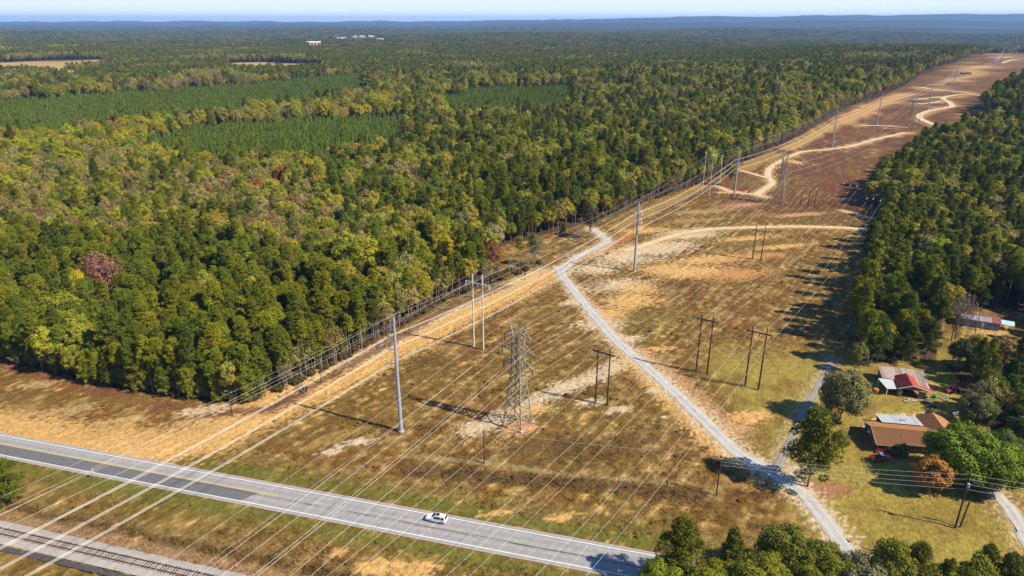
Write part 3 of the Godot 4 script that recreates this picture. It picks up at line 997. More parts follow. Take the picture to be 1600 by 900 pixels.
# tall bare boles that the clearing laid open, and the brush at their feet
func edge_row(p: PackedVector2Array, rows: int, gap: float, snags: float, leafy := false) -> void:
	for i in p.size() - 1:
		var a := p[i]
		var b := p[i + 1]
		var d := (b - a).normalized()
		var inward := Vector2(d.y, -d.x)
		var l := a.distance_to(b)
		for r in rows:
			var s := rng.randf() * gap
			while s < l:
				var q := a + d * s - inward * (-1.0 - r * 3.0 + rng.randf_range(-1.2, 1.2))
				s += gap * rng.randf_range(0.6, 1.5)
				if not in_view(q.x, q.y): continue
				if rng.randf() < snags:
					add_tree(q.length(), "snag", "snag%d" % (rng.randi() % 3), q, rng.randf_range(0.55, 1.05), Color(0.2, 0.13, 0.06))
				elif leafy and rng.randf() < 0.8:
					if rng.randf() < 0.7: add_tree(q.length(), "pine", "low%d" % (rng.randi() % 3), q, rng.randf_range(0.6, 1.05) * (0.8 if r == 0 else 1.0), pick(PINE_TINTS.slice(3)))
					else: add_tree(q.length(), "broadleaf", "oak%d" % (rng.randi() % 4), q, rng.randf_range(0.4, 0.8), pick(OAK_TINTS))
				elif not leafy and rng.randf() < 0.3:
					add_tree(q.length(), "broadleaf", "thin%d" % (rng.randi() % 3), q, rng.randf_range(0.6, 1.0), pick(DULL_TINTS))
				else:
					add_tree(q.length(), "edge pine", "edge%d" % (rng.randi() % 3), q, rng.randf_range(0.72, 1.0), pick(PINE_TINTS))
		var cnt := int(l / 1.6)
		for k in cnt:
			var q := a + d * rng.randf() * l + inward * rng.randf_range(0.0, 7.0)
			if in_view(q.x, q.y):
				plant("bush%d" % (rng.randi() % 2), q, rng.randf_range(0.35, 0.95), pick([Color(0.13, 0.075, 0.04), Color(0.10, 0.085, 0.03), Color(0.075, 0.085, 0.02), Color(0.15, 0.085, 0.05)]))

func tint_word(c: Color) -> String:
	if c.r > c.g * 1.9: return "rust brown"
	if c.r > c.g * 1.22: return "tan"
	if c.g > 0.15 and c.b < 0.03: return "yellow green"
	if c.r > c.g: return "olive"
	return "dark green" if c.g < 0.085 else "green"

const PLACES := [["near the leftmost utility wires", Vector2(-161.5, -207.5)], ["behind the grassy slope at far left", Vector2(-204.7, -230.2)], ["above the sandy turn by the highway", Vector2(-118.9, -196.4)], ["behind the brown utility pole", Vector2(-90.6, -188.2)], ["at the forest corner by the sandy strip", Vector2(-75.1, -196.4)],
	["across from the nearest steel pole", Vector2(-55.4, -222.2)], ["along the strip beside the whitish poles", Vector2(-29.8, -267.7)], ["above the whitish poles", Vector2(-8.7, -290.7)], ["at the gravel road fork", Vector2(16.3, -332.3)], ["deep in the stand at far left", Vector2(-216.6, -267.7)], ["deep in the stand left of centre", Vector2(-139.3, -247.7)], ["in the middle of the near stand", Vector2(-97.9, -260.8)],
	["behind the big yellow green trees", Vector2(-77.4, -327.1)], ["behind the road fork", Vector2(0.0, -399.7)], ["around the reddish brown trees", Vector2(-187.8, -299.1)], ["beyond the grassy clearing", Vector2(64.1, -447.8)], ["near the three pale poles", Vector2(140.0, -530.9)], ["along the tan grass strip", Vector2(247.2, -666.1)],
	["behind the farmhouse sheds", Vector2(144.6, -224.8)], ["by the dark parked car", Vector2(160.5, -254.1)], ["behind the mobile home", Vector2(205.0, -275.0)], ["at the shaded wood edge", Vector2(178.9, -308.0)], ["above the end of the dirt track", Vector2(243.0, -399.7)], ["far up the right woods", Vector2(355.2, -556.3)], ["in the right woods at the frame edge", Vector2(254.8, -327.1)], ["right of the tarp shelter", Vector2(195.9, -224.8)]]

func where_word(q: Vector2) -> String:
	var best := ""
	var least := 1e9
	for p in PLACES:
		var d: float = q.distance_squared_to(p[1])
		if d < least:
			least = d
			best = p[0]
	return best

# tall pines that lean out of the right woods and throw the long shadows
func outer_pines(p: PackedVector2Array) -> void:
	for i in p.size() - 1:
		for k in 5:
			var q := p[i].lerp(p[i + 1], (k + rng.randf() * 0.7) / 5.0) + Vector2(rng.randf_range(-7.0, 2.0), rng.randf_range(-2.0, 2.0))
			add_tree(q.length(), "edge pine" if k % 2 else "pine", ("edge%d" % (rng.randi() % 3)) if k % 2 else "pine%d" % (rng.randi() % 6), q, rng.randf_range(1.0, 1.3), pick(PINE_TINTS))

# the largest 300 of each kind as things of their own, the rest as forest
func settle_trees() -> void:
	near_trees.sort_custom(func(a, b): return a[0] < b[0])
	var cat := {"pine": "pine_tree", "edge pine": "tall_pine_tree", "broadleaf": "broadleaf_tree", "bare": "bare_tree", "snag": "dead_tree"}
	var most := {"pine": 300, "edge pine": 180, "broadleaf": 300, "bare": 80, "snag": 120}
	var said := {"pine": "tufted pine", "edge pine": "slim bare-trunked pine", "broadleaf": "leafy hardwood", "bare": "nearly leafless hardwood", "snag": "dead grey trunk"}
	var cnt := {}
	for t in near_trees:
		var k: String = t[1]
		cnt[k] = cnt.get(k, 0) + 1
		if cnt[k] <= most[k]:
			var c: Color = t[5]
			# a handful of leaf materials shared by the single trees
			var q := Color(snappedf(c.r, 0.012), snappedf(c.g, 0.012), snappedf(c.b, 0.01))
			var w := "" if k == "snag" else tint_word(c) + " "
			var size := "tall " if t[4] > 1.02 else ("small " if t[4] < 0.82 else "")
			single_tree(cat[k], size + w + said[k] + " " + where_word(t[3]), "dead tree" if k == "snag" else "tree", t[2], t[3], t[4], q, said[k] + "s of the forest")
		else:
			plant(t[2], t[3], t[4], t[5])
	var f := stuff("pine_forest", "dense pines and hardwoods that fill the rest of the forest", "forest")
	for i in 6: bucket_node("pine_trees", "pine%d" % i, tree_set["pine%d" % i].both, f)
	for i in 4:
		bucket_node("broadleaf_trees", "oak%d" % i, tree_set["oak%d" % i].both, f)
	for k in ["low0", "low1", "low2"]: bucket_node("pine_trees", k, tree_set[k].both, f)
	for k in ["edge0", "edge1", "edge2"]: bucket_node("edge_pine_trees", k, tree_set[k].both, f)
	for k in ["thin0", "thin1", "thin2", "bare0", "bare1"]: bucket_node("thin_broadleaf_trees", k, tree_set[k].both, f)
	for k in ["snag0", "snag1", "snag2"]: bucket_node("dead_trees", k, tree_set[k].both, f)
	for i in 3:
		bucket_node("far_pine_trees", "mpine%d" % i, tree_set["mpine%d" % i].both, f)
		bucket_node("far_broadleaf_trees", "moak%d" % i, tree_set["moak%d" % i].both, f)
	f = stuff("pine_plantation", "even rows of young dark green pines in plantation blocks", "plantation")
	for i in 2: bucket_node("young_pine_trees", "young%d" % i, tree_set["young%d" % i].both, f)
	f = stuff("distant_forest", "hazy forest that covers the land out to the hills", "forest")
	for i in 3: bucket_node("forest_canopy", "far%d" % i, tree_set["far%d" % i].both, f)
	f = stuff("undergrowth", "brown and green brush along the feet of the trees", "undergrowth")
	for i in 2: bucket_node("brush", "bush%d" % i, tree_set["bush%d" % i].both, f)

func single_tree(called: String, label: String, category: String, key: String, q: Vector2, s: float, tint: Color, group := "", stretch := 1.0) -> Node3D:
	var o := thing(called, label, category, at(q), rng.randf() * TAU, group)
	o.scale = Vector3(s, s * stretch, s)
	put("trunk", tree_set[key].bark, bark_m, o)
	put("crown", tree_set[key].crown, leaf_mat(tint), o)
	return o

# dry grass and weeds: thousands of small tufts
func weeds() -> void:
	var tuft: Array[MB] = []
	for k in 3:
		var g := RandomNumberGenerator.new()
		g.seed = 300 + k
		var b := MB.new()
		for i in 16:
			var a := g.randf() * TAU
			var r := g.randf() * 0.9
			var o := Vector3(cos(a) * r, 0, sin(a) * r)
			var lean := Vector3(g.randfn() * 0.3, g.randf_range(0.25, 0.6), g.randfn() * 0.3)
			var w := Vector3(-sin(a), 0, cos(a)) * 0.09
			var t := g.randf_range(0.75, 1.25)
			b.tri(o - w, o + w, o + lean, Color(t, t, t))
		tuft.append(b)
	rng.seed = 11
	var want := 110000
	for i in want:
		var zz := -112.0 - 330.0 * pow(rng.randf(), 1.25)
		var half := (-zz * 0.932 + 40.0) * 0.749 * 1.06
		var q := Vector2(rng.randf_range(-half, half), zz)
		if not inside(q, cleared): continue
		var ix := clampi(xs.bsearch(q.x), 1, xs.size() - 1)
		var iz := clampi(zs.bsearch(q.y), 1, zs.size() - 1)
		var k := iz * xs.size() + ix
		if gflat[k] < 0.8: continue
		var c := gcol[k]
		var lum := c.r + c.g
		if lum > 0.55 or (q.x > 66.0 and q.y > -215.0): continue
		var dens := 0.32 + 0.9 * n_b.get_noise_2d(q.x * 0.7 + 90.0, q.y * 0.7) + (0.35 if lum < 0.17 else 0.0)
		if rng.randf() > dens: continue
		var m := rng.randf_range(0.95, 1.7)
		plant("weed%d" % (i % 3), q, rng.randf_range(0.35, 0.85) * (1.2 if lum < 0.17 else 1.0), Color(c.r * m, c.g * m, c.b * m))
	# taller brown brush on the rough patches
	for i in 3200:
		var zz := -112.0 - 330.0 * pow(rng.randf(), 1.2)
		var half := (-zz * 0.932 + 40.0) * 0.749 * 1.06
		var q := Vector2(rng.randf_range(-half, half), zz)
		if not inside(q, cleared) or (q.x > 66.0 and q.y > -215.0): continue
		var k := clampi(zs.bsearch(q.y), 1, zs.size() - 1) * xs.size() + clampi(xs.bsearch(q.x), 1, xs.size() - 1)
		var c := gcol[k]
		if gflat[k] < 0.9 or c.r + c.g > 0.24 or n_b.get_noise_2d(q.x * 0.6 - 50.0, q.y * 0.6) < 0.02: continue
		var m := rng.randf_range(1.3, 2.2)
		plant("brush%d" % (i % 2), q, rng.randf_range(0.14, 0.36), Color(c.r * m, c.g * m, c.b * m), rng.randf_range(0.6, 1.0))
	var f := stuff("dry_weeds", "tufts of dry grass and weeds over the clearing", "weeds")
	for k in 3: bucket_node("weed_tufts", "weed%d" % k, tuft[k].mesh(leaf_m), f)
	for k in 2: bucket_node("weed_brush", "brush%d" % k, tree_set["bush%d" % k].both, f)

# ---------------------------------------------------------------- power lines
var steel_m: StandardMaterial3D
var dark_steel_m: StandardMaterial3D
var lattice_m: StandardMaterial3D
var wood_m: StandardMaterial3D
var pale_wood_m: StandardMaterial3D
var insul_m: StandardMaterial3D
var dark_insul_m: StandardMaterial3D
var wire_m: StandardMaterial3D
var concrete_m: StandardMaterial3D

func line_materials() -> void:
	var g := noise_tex(0.03, 0.78, 1.1, 61, 3, 256)
	steel_m = textured(mat(0.29, 0.325, 0.385, 0.5, 0.15), g, 3.0)
	dark_steel_m = textured(mat(0.10, 0.11, 0.10, 0.7, 0.1), g, 2.0)
	lattice_m = textured(mat(0.27, 0.245, 0.175, 0.6, 0.1), g, 2.0)
	wood_m = textured(mat(0.055, 0.042, 0.034, 0.9), noise_tex(0.06, 0.6, 1.3, 63, 3, 256), 1.2)
	pale_wood_m = textured(mat(0.52, 0.47, 0.40, 0.85), noise_tex(0.06, 0.55, 1.2, 65, 3, 256), 1.6)
	insul_m = mat(0.72, 0.72, 0.70, 0.4)
	dark_insul_m = mat(0.05, 0.055, 0.05, 0.5)
	wire_m = mat(0.60, 0.58, 0.53, 0.45, 0.1)
	concrete_m = mat(0.34, 0.31, 0.26, 0.9)

# insulators held out to the left of a steel pole, in a V
func steel_pole(label: String, p: Vector2, h: float, yaw: float, both := false) -> Node3D:
	var o := thing("steel_pole", label, "power pole", at(p), yaw, "steel poles along the clearing")
	var b := MB.new()
	for i in 8:
		var t0 := i / 8.0
		var t1 := (i + 1) / 8.0
		b.tube(Vector3(0, h * t0, 0), Vector3(0, h * t1, 0), lerpf(0.62, 0.32, t0), lerpf(0.62, 0.32, t1), 12, Color.WHITE, i == 7)
	obj("shaft", b, steel_m, o)
	b = MB.new()
	b.tube(Vector3(0, -0.5, 0), Vector3(0, 0.22, 0), 0.92, 0.92, 16)
	obj("foundation", b, concrete_m, o)
	for t in [0.33, 0.62, 0.82]:
		b = MB.new()
		b.tube(Vector3(0, h * t - 0.15, 0), Vector3(0, h * t + 0.15, 0), lerpf(0.62, 0.32, t) + 0.05, lerpf(0.62, 0.32, t) + 0.05, 12)
		obj("flange", b, steel_m, o)
	b = MB.new()
	b.tube(Vector3(0, h, 0), Vector3(0, h + 0.5, 0), 0.12, 0.06, 6)
	b.beam(Vector3(-0.6, h + 0.1, 0), Vector3(0.6, h + 0.1, 0), 0.12)
	obj("ground_wire_peak", b, steel_m, o)
	for y in [0.82, 0.71, 0.59]:
		for s in ([-1.0, 1.0] if both else [-1.0]):
			var r := lerpf(0.72, 0.34, y)
			b = MB.new()
			b.tube(Vector3(s * r, h * y + 0.4, 0), Vector3(s * 2.1, h * y, 0), 0.11, 0.11, 6)
			b.tube(Vector3(s * r, h * y + 2.6, 0), Vector3(s * 1.5, h * y + 2.2, 0), 0.06, 0.06, 5)
			b.tube(Vector3(s * 1.5, h * y + 2.2, 0), Vector3(s * 2.1, h * y, 0), 0.10, 0.10, 6)
			for k in 7:
				var q := Vector3(s * lerpf(r + 0.2, 2.0, k / 6.0), h * y + 0.35 - 0.33 * k / 6.0, 0)
				b.tube(q - Vector3(0.03, 0, 0), q + Vector3(0.03, 0, 0), 0.17, 0.17, 8)
			obj("insulator", b, insul_m, o)
	return o

func lattice_tower(label: String, p: Vector2, yaw: float) -> Node3D:
	var o := thing("lattice_tower", label, "transmission tower", at(p), yaw, "lattice towers along the clearing")
	var lv := [[0.0, 3.1], [4.5, 2.65], [8.5, 2.25], [12.2, 1.9], [15.5, 1.65], [18.2, 1.4], [21.0, 1.35], [23.8, 1.3], [26.6, 1.25], [29.4, 1.2]]
	var corner := func(i: int, c: int) -> Vector3:
		return Vector3(lv[i][1] * (1.0 if c == 0 or c == 3 else -1.0), lv[i][0], lv[i][1] * (1.0 if c < 2 else -1.0))
	for c in 4:
		var b := MB.new()
		for i in 9:
			b.beam(corner.call(i, c), corner.call(i + 1, c), 0.26)
		obj("leg", b, lattice_m, o)
		b = MB.new()
		b.boxat(corner.call(0, c) + Vector3(0, 0.05, 0), Vector3(0.9, 0.9, 0.9))
		obj("footing", b, concrete_m, o)
	for f in 4:
		for i in 9:
			for k in 2:
				var b := MB.new()
				var a: Vector3 = corner.call(i, f if k == 0 else (f + 1) % 4)
				var e: Vector3 = corner.call(i + 1, (f + 1) % 4 if k == 0 else f)
				var out := Vector3((a + e).x, 0, (a + e).z).normalized() * (0.05 + 0.04 * k)
				b.beam(a + out, e + out, 0.14)
				obj("brace", b, lattice_m, o)
			if i > 0:
				var b := MB.new()
				b.beam(corner.call(i, f), corner.call(i, (f + 1) % 4), 0.13)
				obj("brace", b, lattice_m, o)
	for e in [[19.5, 4.8], [24.0, 5.5], [28.4, 4.5]]:
		for s in [-1.0, 1.0]:
			var y: float = e[0]
			var r: float = e[1]
			var b := MB.new()
			var tip := Vector3(s * r, y, 0)
			for z in [-1.0, 1.0]:
				b.beam(Vector3(s * 1.1, y, z * 1.1), tip, 0.2)
				b.beam(Vector3(s * 1.1, y + 2.0, z * 1.1), tip, 0.16)
			for k in 4:
				var t := (k + 0.5) / 4.0
				var w := 1.1 * (1.0 - t)
				b.beam(Vector3(s * lerpf(1.1, r, t), y, -w), Vector3(s * lerpf(1.1, r, t), y, w), 0.08)
				b.beam(Vector3(s * lerpf(1.1, r, t), y, w), Vector3(s * lerpf(1.1, r, t), y + 2.0 * (1.0 - t), w), 0.08)
			var arm := obj("crossarm", b, lattice_m, o)
			b = MB.new()
			b.tube(tip, tip - Vector3(0, 2.1, 0), 0.06, 0.06, 5)
			for k in 9:
				b.tube(tip - Vector3(0, 0.25 + k * 0.2, 0), tip - Vector3(0, 0.31 + k * 0.2, 0), 0.17, 0.17, 8)
			obj("insulator", b, dark_insul_m, arm)
	for s in [-1.0, 1.0]:
		var b := MB.new()
		var tip := Vector3(s * 3.0, 33.0, 0)
		for z in [-1.0, 1.0]:
			b.beam(Vector3(s * 1.05, 29.4, z * 1.05), tip, 0.18)
			b.beam(Vector3(-s * 0.2, 30.4, z * 0.6), tip, 0.09)
		b.beam(Vector3(s * 1.9, 31.0, 0.7), Vector3(s * 1.9, 31.0, -0.7), 0.08)
		b.beam(Vector3(-1.05, 29.4, s * 1.05), Vector3(0, 31.2, 0), 0.09)
		b.beam(Vector3(1.05, 29.4, s * 1.05), Vector3(0, 31.2, 0), 0.09)
		obj("peak", b, lattice_m, o)
	var b := MB.new()
	for i in 12:
		var y := 1.0 + i * 0.45
		b.boxat(corner.call(0, 1) * Vector3(0.96, 0, 1.02) + Vector3(0.1, y, 0), Vector3(0.35, 0.04, 0.04))
	obj("step_bolts", b, lattice_m, o)
	return o

func h_frame(label: String, p: Vector2, yaw: float, h: float, gap: float, arm: float, drop: float, m: Material, im: Material, thick := 0.24) -> Node3D:
	var o := thing("h_frame_structure", label, "power pole", at(p), yaw, "two-pole power structures in the clearing")
	for s in [-1.0, 1.0]:
		var b := MB.new()
		b.tube(Vector3(s * gap, -0.8, 0), Vector3(s * gap, h + s * 0.15, 0), thick * 1.25, thick * 0.8, 9)
		obj("pole", b, m, o)
	var b := MB.new()
	b.boxat(Vector3(0, h - drop, 0.2), Vector3(arm * 2, 0.26, 0.16))
	b.boxat(Vector3(0, h - drop, -0.2), Vector3(arm * 2, 0.26, 0.16))
	obj("crossarm", b, m, o)
	for x in [-arm + 0.15, 0.0, arm - 0.15]:
		b = MB.new()
		var t := Vector3(x, h - drop - 0.1, 0)
		b.tube(t, t - Vector3(0, 1.25, 0), 0.05, 0.05, 5)
		for k in 6:
			b.tube(t - Vector3(0, 0.15 + k * 0.18, 0), t - Vector3(0, 0.21 + k * 0.18, 0), 0.15, 0.15, 8)
		obj("insulator", b, im, o)
	return o

func wood_pole(called: String, label: String, p: Vector2, h: float, yaw: float, group: String, style: int, m: Material = null, cat := "utility pole") -> Node3D:
	var o := thing(called, label, cat, at(p), yaw, group)
	var b := MB.new()
	b.tube(Vector3(0, -0.6, 0), Vector3(0, h, 0), 0.23 if h > 12 else 0.19, 0.14, 9)
	obj("pole", b, m if m else wood_m, o)
	if style == 1:
		b = MB.new()
		b.boxat(Vector3(0, h - 0.7, 0.2), Vector3(2.4, 0.14, 0.12))
		obj("crossarm", b, m if m else wood_m, o)
		for x in [-1.1, -0.45, 1.1]:
			b = MB.new()
			b.tube(Vector3(x, h - 0.63, 0.2), Vector3(x, h - 0.35, 0.2), 0.07, 0.05, 6)
			obj("insulator", b, insul_m, o)
	elif style == 2:
		b = MB.new()
		b.tube(Vector3(0.42, h - 3.6, 0), Vector3(0.42, h - 2.6, 0), 0.3, 0.3, 12)
		b.boxat(Vector3(0.2, h - 3.1, 0), Vector3(0.2, 0.2, 0.12))
		obj("transformer", b, steel_m, o)
		for k in 3:
			b = MB.new()
			b.tube(Vector3(0.14, h - 0.3 - k * 1.3, 0), Vector3(0.5, h - 0.2 - k * 1.3, 0), 0.06, 0.05, 6)
			obj("insulator", b, insul_m, o)
	elif style == 3:
		for k in 2:
			b = MB.new()
			b.tube(Vector3(0, h - 1.0, 0), Vector3(0, h - 1.5, 1.9 * (1 - 2 * k)), 0.09, 0.09, 6)
			obj("insulator", b, insul_m, o)
		b = MB.new()
		b.boxat(Vector3(0, h - 1.0, 0), Vector3(1.5, 0.14, 0.14))
		obj("bracket", b, m if m else wood_m, o)
	return o

# a conductor hung from support to support; each entry is a point
func wire(label: String, pts: Array, sag: float, r: float, group: String, twin := 0.0, m: Material = null) -> void:
	var b := MB.new()
	for w in ([-0.5, 0.5] if twin > 0 else [0.0]):
		for i in pts.size() - 1:
			var a: Vector3 = pts[i]
			var e: Vector3 = pts[i + 1]
			var d := (e - a)
			var l := d.length()
			var side: Vector3 = Vector3(d.z, 0, -d.x).normalized() * w * twin
			var n := 26 if i < 2 else 12
			var last: Vector3 = a + side
			for k in n:
				var t := (k + 1.0) / n
				var q: Vector3 = a.lerp(e, t) + side - Vector3(0, 4.0 * sag * l * t * (1.0 - t), 0)
				b.tube(last, q, r, r, 5, Color.WHITE, false)
				last = q
	var o := obj("power_line", b, m if m else wire_m)
	tag(o, label, "power line", group)

func along(bases: Array, off: float, up: Array) -> Array:
	var out := []
	for i in bases.size():
		var a: Vector2 = bases[maxi(i - 1, 0)]
		var e: Vector2 = bases[mini(i + 1, bases.size() - 1)]
		var d := (e - a).normalized()
		var side := Vector2(-d.y, d.x) * off
		out.append(at(bases[i] + side, up[mini(i, up.size() - 1)]))
	return out

func yaw_of(d: Vector2) -> float:     # turns local -z along d
	return atan2(-d.x, -d.y)

func build_lines() -> void:
	line_materials()
	var st: Array = [Vector2(-131, -31), Vector2(-32.0, -169.1), Vector2(57.8, -304.4), Vector2(151.1, -456.8), Vector2(301.1, -648.0), Vector2(394.5, -753.5), Vector2(502.6, -848.8), Vector2(672.1, -1082.0), Vector2(847.7, -1265.9), Vector2(1056.4, -1553.0), Vector2(1214.5, -1737.8)]
	var said := ["tall grey steel pole nearest the highway, beside the sandy strip", "tall steel pole beside the gravel road fork, insulators on both sides", "bluish steel pole at the small grassy pad by the first bend of the dirt track",
		"steel pole rising beside the long curved dirt track on the brown slope", "steel pole near the two bare poles at the forest edge", "steel pole inside the loop of sandy tracks", "steel pole on the hill behind the track crossing",
		"steel pole on the far rise across from the dark brush heap", "steel pole at the start of the far pale track", "farthest steel pole on the skyline of the clearing"]
	for i in 10:
		steel_pole(said[i], st[i + 1], [36.0, 33.5, 29.0, 34.0, 34.0, 34.0, 34.0, 34.0, 34.0, 34.0][i], yaw_of(st[mini(i + 2, 10)] - st[i]), i == 1)
	var h0 := [33.0, 36.4, 33.8, 29.3, 34.3]
	var grp := "wires of the steel pole line"
	wire("overhead ground wire on the tips of the steel poles", along(st, 0, h0), 0.012, 0.018, grp)
	var nm := ["top", "middle", "bottom"]
	for k in 3:
		var f: float = [0.82, 0.71, 0.59][k]
		wire("thick twin conductor on the %s insulators of the steel poles" % nm[k], along(st, -2.1, [33.0 * f, 36.0 * f, 33.5 * f, 29.0 * f, 34.0 * f]), 0.018, 0.042, grp, 0.5)
	# the lattice towers and their six conductors
	var la: Array = [Vector2(-170, 88), Vector2(1.7, -172.5), Vector2(173.9, -435.6), Vector2(417.3, -731.6), Vector2(640, -1010)]
	var ls := ["steel lattice tower in the weeds beside the highway slope", "lattice tower standing just below the bend of the dirt track", "far lattice tower beside the cross track on the brown slope"]
	for i in 3:
		lattice_tower(ls[i], la[i + 1], yaw_of(la[i + 2] - la[i]))
	for s in [-1, 1]:
		var sd := "left" if s < 0 else "right"
		wire("ground wire on the %s peaks of the lattice towers" % sd, along(la, 3.0 * s, [33.0]), 0.022, 0.014, "wires of the lattice tower line")
		for k in 3:
			wire("conductor on the %s %s crossarms of the lattice towers" % [["lower", "middle", "upper"][k], sd], along(la, [4.8, 5.5, 4.5][k] * s, [[17.4, 21.9, 26.3][k]]), 0.028, 0.024, "wires of the lattice tower line")
	# pale two-pole structure at the forest edge, then three pale poles
	var w0: Vector2 = (Vector2(-14.0, -224.2) + Vector2(-10.2, -222.2)) * 0.5
	var wa: Array = [w0 + Vector2(-100, 142), w0, Vector2(133.2, -453.2), Vector2(466.1, -896.6)]
	h_frame("whitish two-pole power structure on the sandy strip at the forest edge", w0, yaw_of(wa[2] - wa[0]), 28.2, 2.1, 5.2, 3.4, pale_wood_m, insul_m, 0.27)
	for k in 3:
		wire("conductor on the %s end of the whitish two-pole structure's crossarm" % ["left", "middle", "right"][k] if k != 1 else "conductor below the middle of the whitish two-pole structure's crossarm", along(wa, [-5.0, 0.0, 5.0][k], [22.0, 23.4, 26.0, 24.0]), 0.015, 0.018, "wires of the whitish pole line")
	for s in [-1, 1]:
		wire("ground wire on the %s tip of the whitish two-pole structure" % ("left" if s < 0 else "right"), along(wa, 2.1 * s, [27.0, 28.3, 29.0, 27.0]), 0.012, 0.013, "wires of the whitish pole line")
	for i in 3:
		wood_pole("tall_pole", "%s of three pale poles at the forest edge before the grassy pad" % ["leftmost", "middle", "rightmost"][i], [Vector2(130.3, -460.5), Vector2(133.2, -453.2), Vector2(137.7, -447.8)][i], 29.5, -0.6, "three pale poles by the pad", 3, pale_wood_m, "power pole")
	for e in [[Vector2(376.2, -757.1), "left of two pale poles against the far forest edge"], [Vector2(386.3, -762.3), "right of two pale poles against the far forest edge"], [Vector2(680.4, -1129.8), "left of two short far poles by the hilltop track"], [Vector2(694.3, -1139.5), "right of two short far poles by the hilltop track"], [Vector2(724.8, -1116.4), "single far pole in the grassy hill field"], [Vector2(1131.6, -1622.7), "small pole between the two farthest steel poles"]]:
		wood_pole("tall_pole", e[1], e[0], 24.0, -0.6, "far pale poles", 3, pale_wood_m, "power pole")
	# three dark two-pole lines that end on dark three-pole structures
	var mid := func(a: Vector2, b: Vector2) -> Vector2: return (a + b) * 0.5
	var c1: Vector2 = mid.call(Vector2(25.8, -184.8), Vector2(29.4, -183.2))
	var c2: Vector2 = mid.call(Vector2(119.6, -323.1), Vector2(123.7, -321.2))
	var d1: Vector2 = mid.call(Vector2(62.0, -205.2), Vector2(65.9, -204.3))
	var e1: Vector2 = mid.call(Vector2(75.2, -194.7), Vector2(79.5, -193.5))
	var ca: Array = [c1 + Vector2(-96, 140), c1, c2, Vector2(188.0, -424.1)]
	var da: Array = [d1 + Vector2(-100, 140), d1, Vector2(209.6, -417.7)]
	var ea: Array = [e1 + Vector2(-100, 140), e1, Vector2(208.1, -385.7)]
	h_frame("dark wooden two-pole structure left of the gravel road, on a bare sandy mound", c1, yaw_of(ca[2] - ca[0]), 19.0, 2.0, 3.7, 1.6, wood_m, insul_m)
	h_frame("dark two-pole structure farther up, on the orange bare patch", c2, yaw_of(ca[2] - ca[1]), 17.2, 2.1, 4.4, 2.6, wood_m, insul_m)
	h_frame("left of two dark two-pole structures right of the gravel road", d1, yaw_of(da[2] - da[0]), 20.6, 1.9, 3.6, 1.6, wood_m, dark_insul_m)
	h_frame("right of two dark two-pole structures right of the gravel road, nearer the driveway", e1, yaw_of(ea[2] - ea[0]), 21.4, 2.15, 3.9, 2.0, wood_m, dark_insul_m)
	var rows := [[ca, 17.0, 18.9, 3.55, "dark two-pole line left of the gravel road"], [da, 17.6, 20.6, 3.45, "dark two-pole line just right of the gravel road"], [ea, 17.9, 21.4, 3.75, "dark two-pole line nearest the driveway"]]
	for r in rows:
		for k in 3:
			wire("%s conductor of the %s" % [["left", "middle", "right"][k], r[4]], along(r[0], r[3] * (k - 1), [r[1], r[1], 13.5, 12.5] if r[0].size() == 4 else [r[1], r[1], 12.5]), 0.022, 0.019, "wires of the wooden lines")
	for s in [[Vector2(184.4, -427.3), 13.6, "leftmost pole of the three dark poles below the lattice tower"], [Vector2(188.0, -424.1), 13.6, "middle pole of the three dark poles below the lattice tower"], [Vector2(191.5, -422.5), 13.6, "rightmost pole of the three dark poles below the lattice tower"],
			[Vector2(207.7, -422.5), 17.0, "left pole of the three poles before the shaded wood edge"], [Vector2(209.6, -417.7), 17.0, "middle pole of the three poles before the shaded wood edge"], [Vector2(215.5, -420.9), 16.0, "right pole of the three poles before the shaded wood edge"],
			[Vector2(207.3, -391.2), 15.5, "left pole of the three poles above the end of the dirt track"], [Vector2(207.4, -384.3), 16.8, "middle pole of the three poles above the end of the dirt track"], [Vector2(209.5, -380.3), 16.8, "right pole of the three poles above the end of the dirt track"],
			[Vector2(410.2, -713.0), 16.0, "dark pole left beside the lower end of the sandy loop"], [Vector2(425.8, -730.0), 14.0, "dark pole right beside the lower end of the sandy loop"]]:
		wood_pole("wooden_pole", s[2], s[0], s[1], -0.62, "dark wooden poles in the clearing", 3, null, "power pole")
	# roadside and edge utility poles
	var up: Array = [Vector2(-7.4, -153.4), Vector2(51.0, -140.4), Vector2(103.5, -128.6)]
	var ry := yaw_of(HWY_D)
	wood_pole("utility_pole", "short dark pole in the grass between the tower and the highway", up[0], 10.4, ry, "roadside utility poles", 1)
	wood_pole("utility_pole", "short dark pole left of the shaded gravel road bend", up[1], 11.8, ry, "roadside utility poles", 1)
	wood_pole("utility_pole", "greenish utility pole with a transformer on the lawn below the big green tree", up[2], 15.2, ry, "roadside utility poles", 2)
	var brace := thing("leaning_pole", "dark stub pole leaning beside the utility pole on the lawn", "utility pole", at(Vector2(104.7, -128.8)), 0)
	var b := MB.new()
	b.tube(Vector3(0, -0.5, 0), Vector3(0.9, 7.2, -0.4), 0.2, 0.16, 8)
	obj("pole", b, wood_m, brace)
	var far_r: Vector2 = up[2] + HWY_D * 62.0
	for k in 4:
		var hh: float = 14.8 - k * 1.35
		wire("%s wire between the lawn utility pole and the gravel road" % ["topmost", "second", "third", "lowest"][k], [at(far_r, hh), at(up[2], hh), at(up[1], 11.6 - k * 0.9)] + ([at(up[0], 10.2)] if k == 0 else []), 0.012, 0.017, "wires along the highway", 0.0)
	var ed: Array = [Vector2(-186.4, -211.7), Vector2(-83.7, -177.0), Vector2(-62.4, -197.3), Vector2(-38.5, -233.0)]
	wood_pole("utility_pole", "brown utility pole at the foot of the forest, left of the sandy strip", ed[1], 9.0, -0.3, "utility poles at the forest edge", 1)
